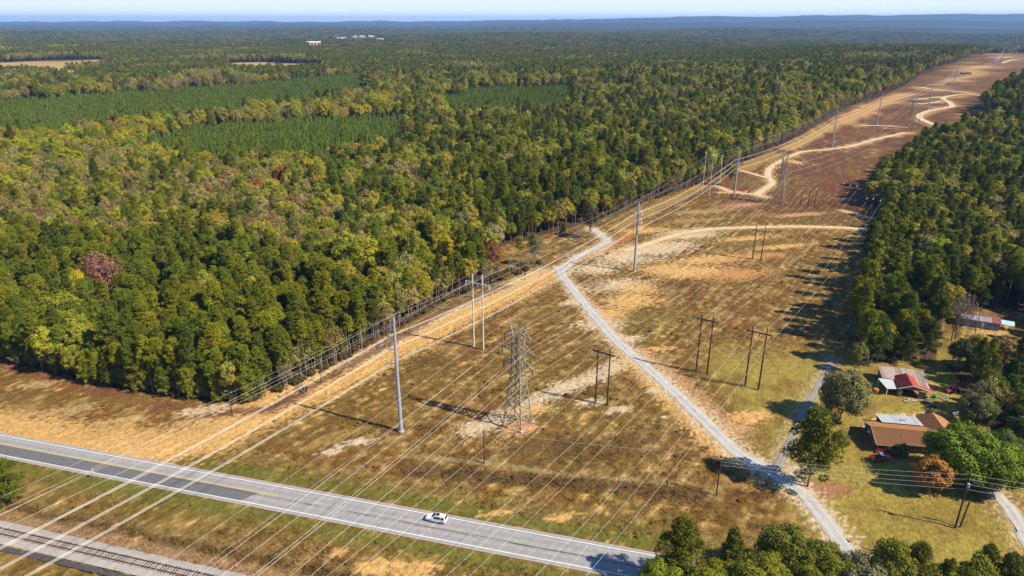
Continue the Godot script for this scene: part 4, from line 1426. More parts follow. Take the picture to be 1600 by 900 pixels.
	wood_pole("utility_pole", "brown utility pole among the bare trunks above the sandy strip", ed[2], 9.0, -0.6, "utility poles at the forest edge", 1)
	wood_pole("utility_pole", "thin utility pole hidden among trunks near the whitish structure", ed[3], 9.0, -0.6, "utility poles at the forest edge", 1)
	for k in 3:
		wire("%s dark wire along the foot of the left forest" % ["upper", "middle", "lower"][k], [at(ed[0], 8.4 - k * 0.8), at(ed[1], 8.4 - k * 0.8), at(ed[2], 8.4 - k * 0.8), at(ed[3], 8.4 - k * 0.8)], 0.01, 0.02, "wires at the forest edge", 0.0, mat(0.06, 0.06, 0.06, 0.5))
	for e in [[Vector2(9.9, -184.8), 2.2, "left"], [Vector2(11.6, -183.2), 2.2, "middle"], [Vector2(15.7, -179.9), 2.6, "right"]]:
		var post := thing("marker_post", "%s of three short dark posts beside the lattice tower" % e[2], "post", at(e[0]), 0, "short posts by the tower")
		b = MB.new()
		b.tube(Vector3(0, -0.3, 0), Vector3(0, e[1], 0), 0.14, 0.13, 7)
		obj("post", b, wood_m, post)
	var sign := thing("road_sign", "small metal sign on a post at the highway's near edge", "road sign", hwy(42, 5.6), ry - PI / 2)
	b = MB.new()
	b.boxat(Vector3(0, 1.2, 0), Vector3(0.08, 2.6, 0.06))
	obj("post", b, steel_m, sign)
	b = MB.new()
	b.boxat(Vector3(0, 2.3, 0.05), Vector3(0.03, 0.75, 0.75))
	obj("panel", b, steel_m, sign)

# ---------------------------------------------------------------- the homestead
func window(parent: Node, at_: Vector3, w: float, h: float, yaw: float, frame_m: Material, glass_m: Material) -> void:
	var t := Transform3D(Basis(Vector3.UP, yaw), at_)
	var b := MB.new()
	b.box(t * Transform3D(Basis(), Vector3(0, 0, 0.02)), Vector3(w, h, 0.06))
	var f := obj("window", b, frame_m, parent)
	b = MB.new()
	for s in [-1, 1]:
		b.box(t * Transform3D(Basis(), Vector3(s * w * 0.235, 0, 0.06)), Vector3(w * 0.40, h * 0.84, 0.03))
	obj("pane", b, glass_m, f)

func door(parent: Node, at_: Vector3, w: float, h: float, yaw: float, m: Material, metal: Material) -> void:
	var t := Transform3D(Basis(Vector3.UP, yaw), at_ + Vector3(0, h / 2, 0))
	var b := MB.new()
	b.box(t * Transform3D(Basis(), Vector3(0, 0, 0.03)), Vector3(w, h, 0.07))
	var d := obj("door", b, m, parent)
	b = MB.new()
	b.box(t * Transform3D(Basis(), Vector3(w * 0.38, 0, 0.09)), Vector3(0.06, 0.12, 0.06))
	obj("handle", b, metal, d)

func walls(parent: Node, x0: float, x1: float, z0: float, z1: float, h: float, m: Material, called := "wall") -> void:
	for e in [[Vector3((x0 + x1) / 2, h / 2, z1), Vector3(x1 - x0, h, 0.16)], [Vector3((x0 + x1) / 2, h / 2, z0), Vector3(x1 - x0, h, 0.16)], [Vector3(x0, h / 2, (z0 + z1) / 2), Vector3(0.16, h, z1 - z0 - 0.17)], [Vector3(x1, h / 2, (z0 + z1) / 2), Vector3(0.16, h, z1 - z0 - 0.17)]]:
		var b := MB.new()
		b.boxat(e[0], e[1])
		obj(called, b, m, parent)

func gable(parent: Node, x: float, z0: float, z1: float, h0: float, zr: float, hr: float, m: Material) -> void:
	var b := MB.new()
	b.loft([[Vector3(x - 0.08, h0, z0), Vector3(x - 0.08, hr, zr), Vector3(x - 0.08, h0, z1)], [Vector3(x + 0.08, h0, z0), Vector3(x + 0.08, hr, zr), Vector3(x + 0.08, h0, z1)]])
	obj("gable", b, m, parent)

func build_homestead() -> void:
	var grain := noise_tex(0.04, 0.62, 1.2, 71, 4, 512)
	var blotch := noise_tex(0.015, 0.7, 1.15, 73, 4, 512)
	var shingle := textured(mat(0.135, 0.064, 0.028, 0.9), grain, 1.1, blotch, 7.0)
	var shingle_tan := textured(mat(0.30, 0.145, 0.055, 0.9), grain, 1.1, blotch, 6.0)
	var brown_wall := textured(mat(0.13, 0.07, 0.045, 0.9), grain, 1.5)
	var brick_wall := textured(mat(0.20, 0.085, 0.06, 0.9), grain, 0.8)
	var white_metal := textured(mat(0.40, 0.405, 0.41, 0.5), noise_tex(0.02, 0.55, 1.1, 75, 5, 512), 4.0)
	var trim := mat(0.55, 0.42, 0.30, 0.7)
	var white := mat(0.72, 0.72, 0.70, 0.6)
	var rail_m := mat(0.28, 0.055, 0.035, 0.7)
	var glass := mat(0.03, 0.04, 0.05, 0.1)
	var metal := mat(0.4, 0.4, 0.4, 0.4, 0.6)
	var yaw := -0.181
	var o := thing("farmhouse", "low brown farmhouse with shingle roof, white metal roof section and red porch", "house", at(Vector2(109.9, -162.6)), yaw)
	# local axes: x along the ridge, z towards the highway
	walls(o, -8.9, 9.0, -5.0, 4.2, 2.7, brown_wall)
	gable(o, -8.9, -6.0, 5.4, 2.62, 0.0, 4.42, brown_wall)
	gable(o, 9.0, -5.0, 4.2, 2.62, 0.0, 4.42, brown_wall)
	var b := MB.new()
	b.slab(Vector3(-9.6, 2.62, 6.0), Vector3(-2.6, 2.62, 6.0), Vector3(-2.6, 4.6, 0), Vector3(-9.6, 4.6, 0), 0.14)
	obj("porch_roof", b, shingle, o)
	b = MB.new()
	b.slab(Vector3(-2.56, 2.92, 5.1), Vector3(9.6, 2.92, 5.1), Vector3(9.6, 4.62, 0), Vector3(-2.56, 4.62, 0), 0.14)
	obj("roof", b, shingle, o)
	b = MB.new()
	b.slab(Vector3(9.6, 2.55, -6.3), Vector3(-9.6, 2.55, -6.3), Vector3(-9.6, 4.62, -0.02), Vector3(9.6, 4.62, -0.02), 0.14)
	var back := obj("roof", b, shingle_tan, o)  # back slope has lighter tan shingles than the front
	back.set_meta("label", "lighter tan back slope of the roof")
	b = MB.new()
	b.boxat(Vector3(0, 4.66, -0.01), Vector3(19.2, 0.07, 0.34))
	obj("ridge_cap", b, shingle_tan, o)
	b = MB.new()
	b.boxat(Vector3(-6.1, 2.52, 5.98), Vector3(7.0, 0.2, 0.06))
	b.boxat(Vector3(3.5, 2.82, 5.08), Vector3(12.1, 0.2, 0.06))
	b.beam(Vector3(-9.64, 2.55, 6.0), Vector3(-9.64, 4.5, 0.0), 0.06, 0.2)
	b.beam(Vector3(-9.64, 2.5, -6.3), Vector3(-9.64, 4.5, 0.0), 0.06, 0.2)
	obj("fascia", b, trim, o)
	# the white metal roof behind, sheet by sheet
	walls(o, -4.5, 5.6, -10.6, -6.4, 2.35, brown_wall, "rear_wall")
	for k in 12:
		b = MB.new()
		var x0 := -5.0 + k * 0.92
		b.slab(Vector3(x0 + 0.9, 2.55, -11.1), Vector3(x0, 2.55, -11.1), Vector3(x0, 3.25, -5.2), Vector3(x0 + 0.9, 3.25, -5.2), 0.04, Color.WHITE * rng.randf_range(0.82, 1.05))
		b.beam(Vector3(x0 + 0.91, 2.58, -11.1), Vector3(x0 + 0.91, 3.28, -5.2), 0.05)
		obj("roof_panel", b, white_metal, o)
	b = MB.new()
	b.boxat(Vector3(1.2, 3.05, -7.6), Vector3(1.3, 0.25, 0.7))
	obj("roof_box", b, mat(0.16, 0.2, 0.28, 0.5), o)
	# right wing with its ridge across
	walls(o, 6.6, 14.0, -10.6, 0.0, 2.6, brown_wall, "wing_wall")
	b = MB.new()
	b.loft([[Vector3(6.3, 2.6, -10.5), Vector3(14.2, 2.6, -10.5), Vector3(10, 4.3, -10.5)], [Vector3(6.3, 2.6, -10.35), Vector3(14.2, 2.6, -10.35), Vector3(10, 4.3, -10.35)]])
	obj("gable", b, brown_wall, o)
	b = MB.new()
	b.slab(Vector3(6.0, 2.7, -11.2), Vector3(6.0, 2.7, 0.4), Vector3(10.0, 4.55, 0.4), Vector3(10.0, 4.55, -11.2), 0.14)
	obj("wing_roof", b, shingle, o)
	b = MB.new()
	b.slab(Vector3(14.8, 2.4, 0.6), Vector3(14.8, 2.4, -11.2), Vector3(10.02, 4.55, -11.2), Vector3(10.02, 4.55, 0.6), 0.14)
	obj("wing_roof", b, shingle_tan, o)  # the lighter tan puts this slope's sunlit brightness into its colour
	b = MB.new()
	b.boxat(Vector3(12.6, 3.55, -4.8), Vector3(0.5, 0.3, 2.4), Color.WHITE, 0.0)
	obj("roof_box", b, mat(0.09, 0.05, 0.035, 0.8), o)  # dark box standing in for the shadow gap between two roof planes
	# porch with red posts and rails
	b = MB.new()
	b.boxat(Vector3(-6.0, 0.22, 5.2), Vector3(6.6, 0.4, 2.0))
	obj("porch_floor", b, brick_wall, o)
	for x in [-9.1, -6.9, -4.9, -2.9]:
		b = MB.new()
		b.boxat(Vector3(x, 1.46, 5.8), Vector3(0.16, 2.1, 0.16))
		obj("porch_post", b, rail_m, o)
	b = MB.new()
	for y in [0.62, 1.15]:
		b.boxat(Vector3(-6.0, y, 5.92), Vector3(6.2, 0.09, 0.08))
	for k in 26:
		b.boxat(Vector3(-9.0 + k * 0.24, 0.88, 5.92), Vector3(0.06, 0.48, 0.05))
	obj("porch_rail", b, rail_m, o)
	for k in 3:
		b = MB.new()
		b.boxat(Vector3(-1.5, 0.3 - k * 0.1, 4.7 + k * 0.34), Vector3(1.8, 0.2 + 0.0 * k, 0.33))
		obj("step", b, brick_wall, o)
	door(o, Vector3(-5.4, 0.42, 4.29), 0.95, 2.05, 0, white, metal)
	for x in [-7.6, -3.4, 0.6, 3.6, 6.6]:
		window(o, Vector3(x, 1.55, 4.29), 1.3, 1.15, 0, white, glass)
	for z in [-2.6, 1.4]:
		window(o, Vector3(-8.99, 1.5, z), 1.1, 1.1, -PI / 2, white, glass)
	window(o, Vector3(14.09, 1.5, -5.0), 1.3, 1.1, PI / 2, white, glass)
	b = MB.new()
	b.boxat(Vector3(-9.3, 2.0, -1.2), Vector3(0.6, 0.5, 0.8))
	obj("air_conditioner", b, white, o)
	b = MB.new()
	b.tube(Vector3(4.4, 4.2, 1.0), Vector3(4.4, 5.1, 1.0), 0.12, 0.12, 8)
	obj("vent_pipe", b, metal, o)

	# the sheds
	var rust := textured(mat(0.34, 0.27, 0.22, 0.8), noise_tex(0.02, 0.45, 1.2, 77, 5, 512), 5.0, blotch, 3.0)
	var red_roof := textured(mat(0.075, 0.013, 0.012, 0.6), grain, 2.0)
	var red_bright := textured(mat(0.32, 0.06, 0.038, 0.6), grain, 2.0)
	var plank_m := textured(mat(0.17, 0.14, 0.12, 0.95), grain, 1.0)
	o = thing("workshop", "open fronted workshop with red metal gable and long rusty grey roof", "shed", at(Vector2(127.0, -196.5)), -0.258)
	for k in 14:
		b = MB.new()
		var x0 := -6.9 + k * 0.98
		var sagy := 0.1 * sin(k * 1.3)
		b.slab(Vector3(x0, 2.9 + sagy * 0.6, 3.2), Vector3(x0 + 0.96, 2.9 + sagy * 0.5, 3.2), Vector3(x0 + 0.96, 3.6, -4.4), Vector3(x0, 3.6, -4.4), 0.04, Color.WHITE * rng.randf_range(0.6, 1.1))
		obj("roof_panel", b, rust, o)
	walls(o, -6.4, 6.4, -4.0, 2.2, 2.75, plank_m)
	for x in [1.9, 2.75, 3.6, 4.45, 5.3]:
		b = MB.new()
		b.slab(Vector3(x, 2.6, 8.6), Vector3(x + 0.83, 2.5, 8.4), Vector3(x + 0.83, 2.95, 3.1), Vector3(x, 3.0, 3.1), 0.04, Color.WHITE * rng.randf_range(0.55, 1.45))
		obj("roof_panel", b, rust, o)
	var sag := func(k: int) -> float: return -0.18 * sin(PI * k / 8.0)
	for k in 8:
		var z0 := 0.6 + k * 1.06
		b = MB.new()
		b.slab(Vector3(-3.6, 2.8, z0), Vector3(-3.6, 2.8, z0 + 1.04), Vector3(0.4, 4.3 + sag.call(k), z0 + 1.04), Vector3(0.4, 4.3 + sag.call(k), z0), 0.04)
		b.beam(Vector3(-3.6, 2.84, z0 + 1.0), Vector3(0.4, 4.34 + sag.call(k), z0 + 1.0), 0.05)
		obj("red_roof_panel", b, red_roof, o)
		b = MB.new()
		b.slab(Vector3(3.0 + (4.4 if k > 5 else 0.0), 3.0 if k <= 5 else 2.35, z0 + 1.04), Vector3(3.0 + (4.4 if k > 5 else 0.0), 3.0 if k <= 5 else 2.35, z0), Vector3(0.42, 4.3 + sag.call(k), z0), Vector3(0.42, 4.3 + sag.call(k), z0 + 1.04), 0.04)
		var rp := obj("red_roof_panel", b, red_bright, o)  # right slope is a brighter red than the left
		if k == 0: rp.set_meta("label", "brighter red right slope of the roof")
	b = MB.new()
	b.beam(Vector3(-3.6, 2.74, 9.12), Vector3(0.4, 4.2, 9.12), 0.06, 0.2)
	b.beam(Vector3(7.4, 2.3, 9.12), Vector3(0.4, 4.2, 9.12), 0.06, 0.2)
	obj("fascia", b, white, o)
	b = MB.new()
	b.loft([[Vector3(-3.1, 2.6, 8.7), Vector3(2.6, 2.6, 8.7), Vector3(0.4, 4.05, 8.7)], [Vector3(-3.1, 2.6, 8.8), Vector3(2.6, 2.6, 8.8), Vector3(0.4, 4.05, 8.8)]])
	obj("gable", b, plank_m, o)
	for x in [-3.3, -2.2, 2.6, 4.6, 7.0]:
		b = MB.new()
		b.boxat(Vector3(x, 1.25, 8.7), Vector3(0.2, 2.5, 0.2))
		obj("post", b, plank_m, o)
	for k in 5:
		b = MB.new()
		b.boxat(Vector3(-2.75, 0.35 + k * 0.5, 8.8), Vector3(1.1, 0.44, 0.05), Color.WHITE * rng.randf_range(0.8, 1.5))
		obj("plank", b, plank_m, o)
	for z in [2.5, 5.0, 7.5]:
		b = MB.new()
		b.boxat(Vector3(-3.3, 1.3, z), Vector3(0.12, 2.6, 2.3))
		obj("side_wall", b, plank_m, o)
	b = MB.new()
	b.boxat(Vector3(3.6, 0.9, 8.2), Vector3(1.6, 1.8, 0.9))
	obj("shelf_unit", b, textured(mat(0.25, 0.2, 0.15, 0.9), grain, 0.7), o)
	var ca := thing("canopy", "white metal canopy on posts at the left of the workshop", "canopy", at(Vector2(120.5, -192.2)), -0.02)
	for k in 5:
		b = MB.new()
		b.slab(Vector3(-2.4 + k * 0.96, 2.4, 3.2), Vector3(-2.4 + k * 0.96 + 0.95, 2.4, 3.2), Vector3(-2.4 + k * 0.96 + 0.95, 2.7, -3.0), Vector3(-2.4 + k * 0.96, 2.7, -3.0), 0.04)
		obj("roof_panel", b, white_metal if k < 4 else textured(mat(0.55, 0.36, 0.18, 0.7), grain, 2.0), ca)
	for p in [Vector3(-2.2, 1.2, 3.0), Vector3(2.2, 1.2, 3.0), Vector3(-2.2, 1.3, -2.8), Vector3(2.2, 1.3, -2.8)]:
		b = MB.new()
		b.boxat(p, Vector3(0.14, p.y * 2, 0.14))
		obj("post", b, white, ca)
	o = thing("mobile_home", "long grey mobile home with rusty red roof among the right trees", "mobile home", at(Vector2(181.5, -243.6)), -0.48)
	var grey_wall := textured(mat(0.24, 0.26, 0.31, 0.7), grain, 3.0)
	walls(o, -6.6, 6.6, -3.4, 3.4, 2.9, grey_wall)
	for k in 14:
		for s in 2:
			b = MB.new()
			var x0 := -7.0 + k
			if s == 0: b.slab(Vector3(x0, 2.95, 3.8), Vector3(x0 + 0.98, 2.95, 3.8), Vector3(x0 + 0.98, 3.65, 0.02), Vector3(x0, 3.65, 0.02), 0.04, Color.WHITE * rng.randf_range(0.75, 1.1))
			else: b.slab(Vector3(x0 + 0.98, 2.95, -3.8), Vector3(x0, 2.95, -3.8), Vector3(x0, 3.65, -0.02), Vector3(x0 + 0.98, 3.65, -0.02), 0.04, Color.WHITE * rng.randf_range(0.7, 1.15))
			obj("roof_panel", b, textured_once("mh%d" % (1 if s == 1 or k > 10 else 0), grain), o)
	for x in [-4.6, -1.4, 3.4, 5.2]:
		window(o, Vector3(x, 1.7, 3.49), 1.0, 0.9, 0, white, glass)
	door(o, Vector3(1.2, 0.5, 3.49), 0.9, 2.0, 0, white, metal)
	for k in 2:
		b = MB.new()
		b.boxat(Vector3(1.2, 0.32 - k * 0.16, 3.9 + k * 0.32), Vector3(1.4, 0.18, 0.3))
		obj("step", b, plank_m, o)
	for x in [-7.0, 7.0]:
		b = MB.new()
		b.loft([[Vector3(x * 0.95 - 0.05, 2.9, -3.4), Vector3(x * 0.95 - 0.05, 3.55, 0), Vector3(x * 0.95 - 0.05, 2.9, 3.4)], [Vector3(x * 0.95 + 0.05, 2.9, -3.4), Vector3(x * 0.95 + 0.05, 3.55, 0), Vector3(x * 0.95 + 0.05, 2.9, 3.4)]])
		obj("gable", b, grey_wall, o)
	var tp := thing("tarp_shelter", "pale blue tarp shelter at the right end of the mobile home", "shelter", at(Vector2(190.5, -240.0)), -0.48)
	b = MB.new()
	b.slab(Vector3(-2.2, 2.0, 1.6), Vector3(2.2, 1.8, 1.6), Vector3(2.2, 2.5, -1.6), Vector3(-2.2, 2.6, -1.6), 0.05)
	obj("tarp", b, mat(0.30, 0.45, 0.62, 0.6), tp)
	for p in [Vector3(-2, 0.95, 1.5), Vector3(2, 0.9, 1.5), Vector3(-2, 1.25, -1.5), Vector3(2, 1.2, -1.5)]:
		b = MB.new()
		b.boxat(p, Vector3(0.1, p.y * 2, 0.1))
		obj("post", b, white, tp)
	vehicles()
	yard_things()

func textured_once(key: String, grain: Texture2D) -> StandardMaterial3D:
	if not mats.has(key):
		mats[key] = textured(mat(0.22, 0.075, 0.06, 0.8) if key == "mh1" else mat(0.23, 0.22, 0.23, 0.8), grain, 2.2)
	return mats[key]

# ---------------------------------------------------------------- vehicles
# a body lofted along its length from stations [x, half width, bottom, belt, roof half width, roof]; +x is the nose
func car_body(st: Array) -> MB:
	var rings: Array = []
	for s in st:
		var w: float = s[1]
		var lo: float = s[2]
		var belt: float = s[3]
		var rw: float = s[4]
		var top: float = s[5]
		rings.append([Vector3(s[0], lo, w * 0.86), Vector3(s[0], lo + 0.14, w * 0.98), Vector3(s[0], lerpf(lo, belt, 0.6), w), Vector3(s[0], belt, w * 0.95), Vector3(s[0], lerpf(belt, top, 0.55), lerpf(w * 0.93, rw, 0.55)), Vector3(s[0], top - 0.03, rw), Vector3(s[0], top, rw * 0.8),
			Vector3(s[0], top, -rw * 0.8), Vector3(s[0], top - 0.03, -rw), Vector3(s[0], lerpf(belt, top, 0.55), -lerpf(w * 0.93, rw, 0.55)), Vector3(s[0], belt, -w * 0.95), Vector3(s[0], lerpf(lo, belt, 0.6), -w), Vector3(s[0], lo + 0.14, -w * 0.98), Vector3(s[0], lo, -w * 0.86)])
	var b := MB.new()
	b.loft(rings)
	return b

func wheels(o: Node3D, xs_: Array, w: float, r: float) -> void:
	var tyre := mat(0.018, 0.018, 0.02, 0.9)
	var rim := mat(0.42, 0.43, 0.45, 0.35, 0.6)
	var b := MB.new()
	b.tube(Vector3(0, 0, -0.11), Vector3(0, 0, 0.11), r, r, 18)
	var tm := b.mesh()
	b = MB.new()
	b.tube(Vector3(0, 0, -0.115), Vector3(0, 0, 0.125), r * 0.62, r * 0.62, 14)
	for k in 5:
		var a := TAU * k / 5
		b.boxat(Vector3(cos(a) * r * 0.32, sin(a) * r * 0.32, 0.13), Vector3(0.07, 0.07, 0.03))
	var rmesh := b.mesh()
	for x in xs_:
		for s in [-1, 1]:
			var wh := Node3D.new()
			wh.name = "wheel"
			o.add_child(wh, true)
			wh.position = Vector3(x, r, s * (w - 0.1))
			wh.rotation.y = 0.0 if s > 0 else PI
			put("tyre", tm, tyre, wh)
			put("rim", rmesh, rim, wh)

func pane(o: Node3D, called: String, pts: Array, m: Material, lift := 0.012) -> void:
	var b := MB.new()
	var nn: Vector3 = (pts[1] - pts[0]).cross(pts[2] - pts[0]).normalized() * lift
	b.quad(pts[0] + nn, pts[1] + nn, pts[2] + nn, pts[3] + nn)
	b.quad(pts[3] - nn, pts[2] - nn, pts[1] - nn, pts[0] - nn)
	for k in 4:
		b.quad(pts[k] - nn, pts[(k + 1) % 4] - nn, pts[(k + 1) % 4] + nn, pts[k] + nn)
	obj(called, b, m, o)

func suv(called: String, label: String, cat: String, at_: Vector3, yaw: float, paint: Material, wagon := true) -> Node3D:
	var o := thing(called, label, cat, at_, yaw)
	if wagon: o.scale = Vector3(1.04, 1.14, 1.04)
	var glass := mat(0.015, 0.018, 0.022, 0.08)
	var black := mat(0.02, 0.02, 0.022, 0.7)
	var top := 1.70 if wagon else 1.45
	var rear := -2.25 if wagon else -1.6
	var st := [[2.42, 0.70, 0.42, 0.72, 0.60, 0.80], [2.30, 0.88, 0.30, 0.86, 0.74, 0.94], [1.7, 0.94, 0.26, 0.98, 0.80, 1.04], [1.02, 0.95, 0.26, 1.02, 0.82, 1.10], [0.22, 0.95, 0.26, 1.04, 0.68, top - 0.06], [-0.4, 0.95, 0.26, 1.05, 0.70, top], [-1.3, 0.95, 0.27, 1.07, 0.69, top - 0.02], [rear + 0.1, 0.94, 0.30, 1.08, 0.66, top - 0.10], [-2.38, 0.90, 0.34, 1.04, 0.72, 1.12], [-2.44, 0.82, 0.42, 0.95, 0.66, 0.98]]
	obj("body", car_body(st), paint, o)
	pane(o, "windscreen", [Vector3(1.0, 1.12, -0.78), Vector3(0.25, top - 0.1, -0.64), Vector3(0.25, top - 0.1, 0.64), Vector3(1.0, 1.12, 0.78)].map(func(p): return p + Vector3(0.05, 0.03, 0)), glass)
	pane(o, "rear_window", [Vector3(-2.36, 1.14, 0.72), Vector3(rear + 0.08, top - 0.14, 0.62), Vector3(rear + 0.08, top - 0.14, -0.62), Vector3(-2.36, 1.14, -0.72)].map(func(p): return p + Vector3(-0.03, 0.03, 0)), glass)
	for s in [-1.0, 1.0]:
		for e in [[0.55, 0.14, -0.32], [-0.38, -0.38, -1.2], [-1.27, -1.27, -2.0]]:
			var a: Array = [Vector3(e[0] if e[0] > 0 else e[1], 1.08, s * 0.915), Vector3(e[2], 1.09, s * 0.915), Vector3(e[2], top - 0.14, s * 0.72), Vector3(e[1], top - 0.14, s * 0.72)]
			if s > 0: a.reverse()
			pane(o, "side_window", a, glass, 0.02)
		var b := MB.new()
		b.boxat(Vector3(0.72, 1.1, s * 1.02), Vector3(0.16, 0.14, 0.2))
		obj("mirror", b, paint, o)
		b = MB.new()
		b.boxat(Vector3(2.26, 0.78, s * 0.68), Vector3(0.26, 0.13, 0.36))
		obj("headlight", b, mat(0.75, 0.76, 0.78, 0.15), o)
		b = MB.new()
		b.boxat(Vector3(-2.36, 0.95, s * 0.74), Vector3(0.14, 0.26, 0.26))
		obj("tail_light", b, mat(0.35, 0.02, 0.02, 0.3), o)
		if wagon:
			b = MB.new()
			b.beam(Vector3(0.0, top + 0.05, s * 0.62), Vector3(-2.0, top + 0.02, s * 0.60), 0.05)
			obj("roof_rail", b, black, o)
		for x in [0.05, -0.95]:
			b = MB.new()
			b.boxat(Vector3(x - 0.25, 0.92, s * 0.955), Vector3(0.2, 0.03, 0.03))
			obj("door_handle", b, paint, o)
		b = MB.new()
		b.boxat(Vector3(0, 0.3, s * 0.93), Vector3(2.5, 0.14, 0.06))
		obj("sill", b, black, o)
	var b := MB.new()
	b.boxat(Vector3(2.4, 0.6, 0), Vector3(0.1, 0.22, 1.0))
	obj("grille", b, black, o)
	b = MB.new()
	b.boxat(Vector3(-2.42, 0.78, 0), Vector3(0.05, 0.13, 0.36))
	obj("licence_plate", b, mat(0.7, 0.7, 0.7), o)
	if wagon:
		b = MB.new()
		b.boxat(Vector3(-0.35, top + 0.004, 0), Vector3(0.85, 0.02, 0.85))
		obj("sunroof", b, glass, o)
	wheels(o, [1.45, -1.42], 0.95, 0.36)
	return o

func pickup(called: String, label: String, at_: Vector3, yaw: float, paint: Material, roof_m: Material) -> Node3D:
	var o := thing(called, label, "pickup truck", at_, yaw)
	var glass := mat(0.02, 0.025, 0.03, 0.1)
	obj("body", car_body([[2.62, 0.86, 0.45, 0.85, 0.78, 0.95], [2.45, 0.94, 0.38, 0.98, 0.84, 1.04], [1.2, 0.96, 0.38, 1.05, 0.86, 1.10], [0.9, 0.96, 0.38, 1.06, 0.86, 1.12], [0.45, 0.96, 0.38, 1.08, 0.70, 1.70], [-0.35, 0.96, 0.38, 1.08, 0.70, 1.72], [-0.62, 0.96, 0.38, 1.08, 0.86, 1.12]]), paint, o)
	var b := MB.new()
	b.boxat(Vector3(-1.65, 0.66, 0), Vector3(2.05, 0.12, 1.8))
	b.boxat(Vector3(-1.65, 0.86, 0.9), Vector3(2.05, 0.52, 0.1))
	b.boxat(Vector3(-1.65, 0.86, -0.9), Vector3(2.05, 0.52, 0.1))
	obj("bed", b, paint, o)
	b = MB.new()
	b.boxat(Vector3(-2.70, 0.86, 0), Vector3(0.08, 0.52, 1.75))
	obj("tailgate", b, paint, o)
	b = MB.new()
	b.boxat(Vector3(0.02, 1.735, 0), Vector3(0.95, 0.03, 1.3))
	obj("roof", b, roof_m, o)
	pane(o, "windscreen", [Vector3(0.93, 1.16, -0.8), Vector3(0.5, 1.62, -0.66), Vector3(0.5, 1.62, 0.66), Vector3(0.93, 1.16, 0.8)], glass, 0.03)
	pane(o, "rear_window", [Vector3(-0.62, 1.18, 0.75), Vector3(-0.42, 1.6, 0.62), Vector3(-0.42, 1.6, -0.62), Vector3(-0.62, 1.18, -0.75)], glass, 0.03)
	for s in [-1.0, 1.0]:
		var a: Array = [Vector3(0.7, 1.12, s * 0.93), Vector3(-0.5, 1.12, s * 0.93), Vector3(-0.32, 1.6, s * 0.74), Vector3(0.42, 1.6, s * 0.74)]
		if s > 0: a.reverse()
		pane(o, "side_window", a, glass, 0.02)
		b = MB.new()
		b.boxat(Vector3(2.58, 0.82, s * 0.66), Vector3(0.12, 0.18, 0.24))
		obj("headlight", b, mat(0.7, 0.7, 0.7, 0.2), o)
	b = MB.new()
	b.boxat(Vector3(2.68, 0.52, 0), Vector3(0.1, 0.16, 1.8))
	b.boxat(Vector3(-2.78, 0.52, 0), Vector3(0.1, 0.16, 1.8))
	obj("bumper", b, mat(0.6, 0.6, 0.62, 0.3, 0.6), o)
	b = MB.new()
	b.tube(Vector3(-1.3, 0.95, -0.3), Vector3(-1.3, 0.95, 0.3), 0.36, 0.36, 14)
	obj("spare_tyre", b, mat(0.02, 0.02, 0.02), o)
	wheels(o, [1.75, -1.7], 0.98, 0.38)
	return o

func vehicles() -> void:
	var dir := -atan2(HWY_D.y, HWY_D.x)
	var gloss := func(r: float, g: float, bl: float) -> StandardMaterial3D:
		var m := mat(r, g, bl, 0.3)
		m.clearcoat_enabled = true
		m.clearcoat = 0.6
		return m
	suv("white_suv", "white family suv with a dark sunroof driving left on the highway", "suv", hwy(133.4, -2.0, 0.062), dir + PI, gloss.call(0.66, 0.66, 0.67))
	pickup("red_pickup", "old orange red pickup with white roof parked before the farmhouse porch", at(Vector2(99.4, -155.1)), 0.12, gloss.call(0.42, 0.045, 0.022), mat(0.75, 0.75, 0.76, 0.4))
	suv("silver_car", "silver blue car half hidden behind the big roadside pine", "car", at(Vector2(90.1, -168.1)), 0.9, gloss.call(0.42, 0.48, 0.58), false)
	suv("dark_car", "dark car parked under the pines above the workshop", "car", at(Vector2(153.6, -242.2)), 0.1, gloss.call(0.03, 0.032, 0.04), false)

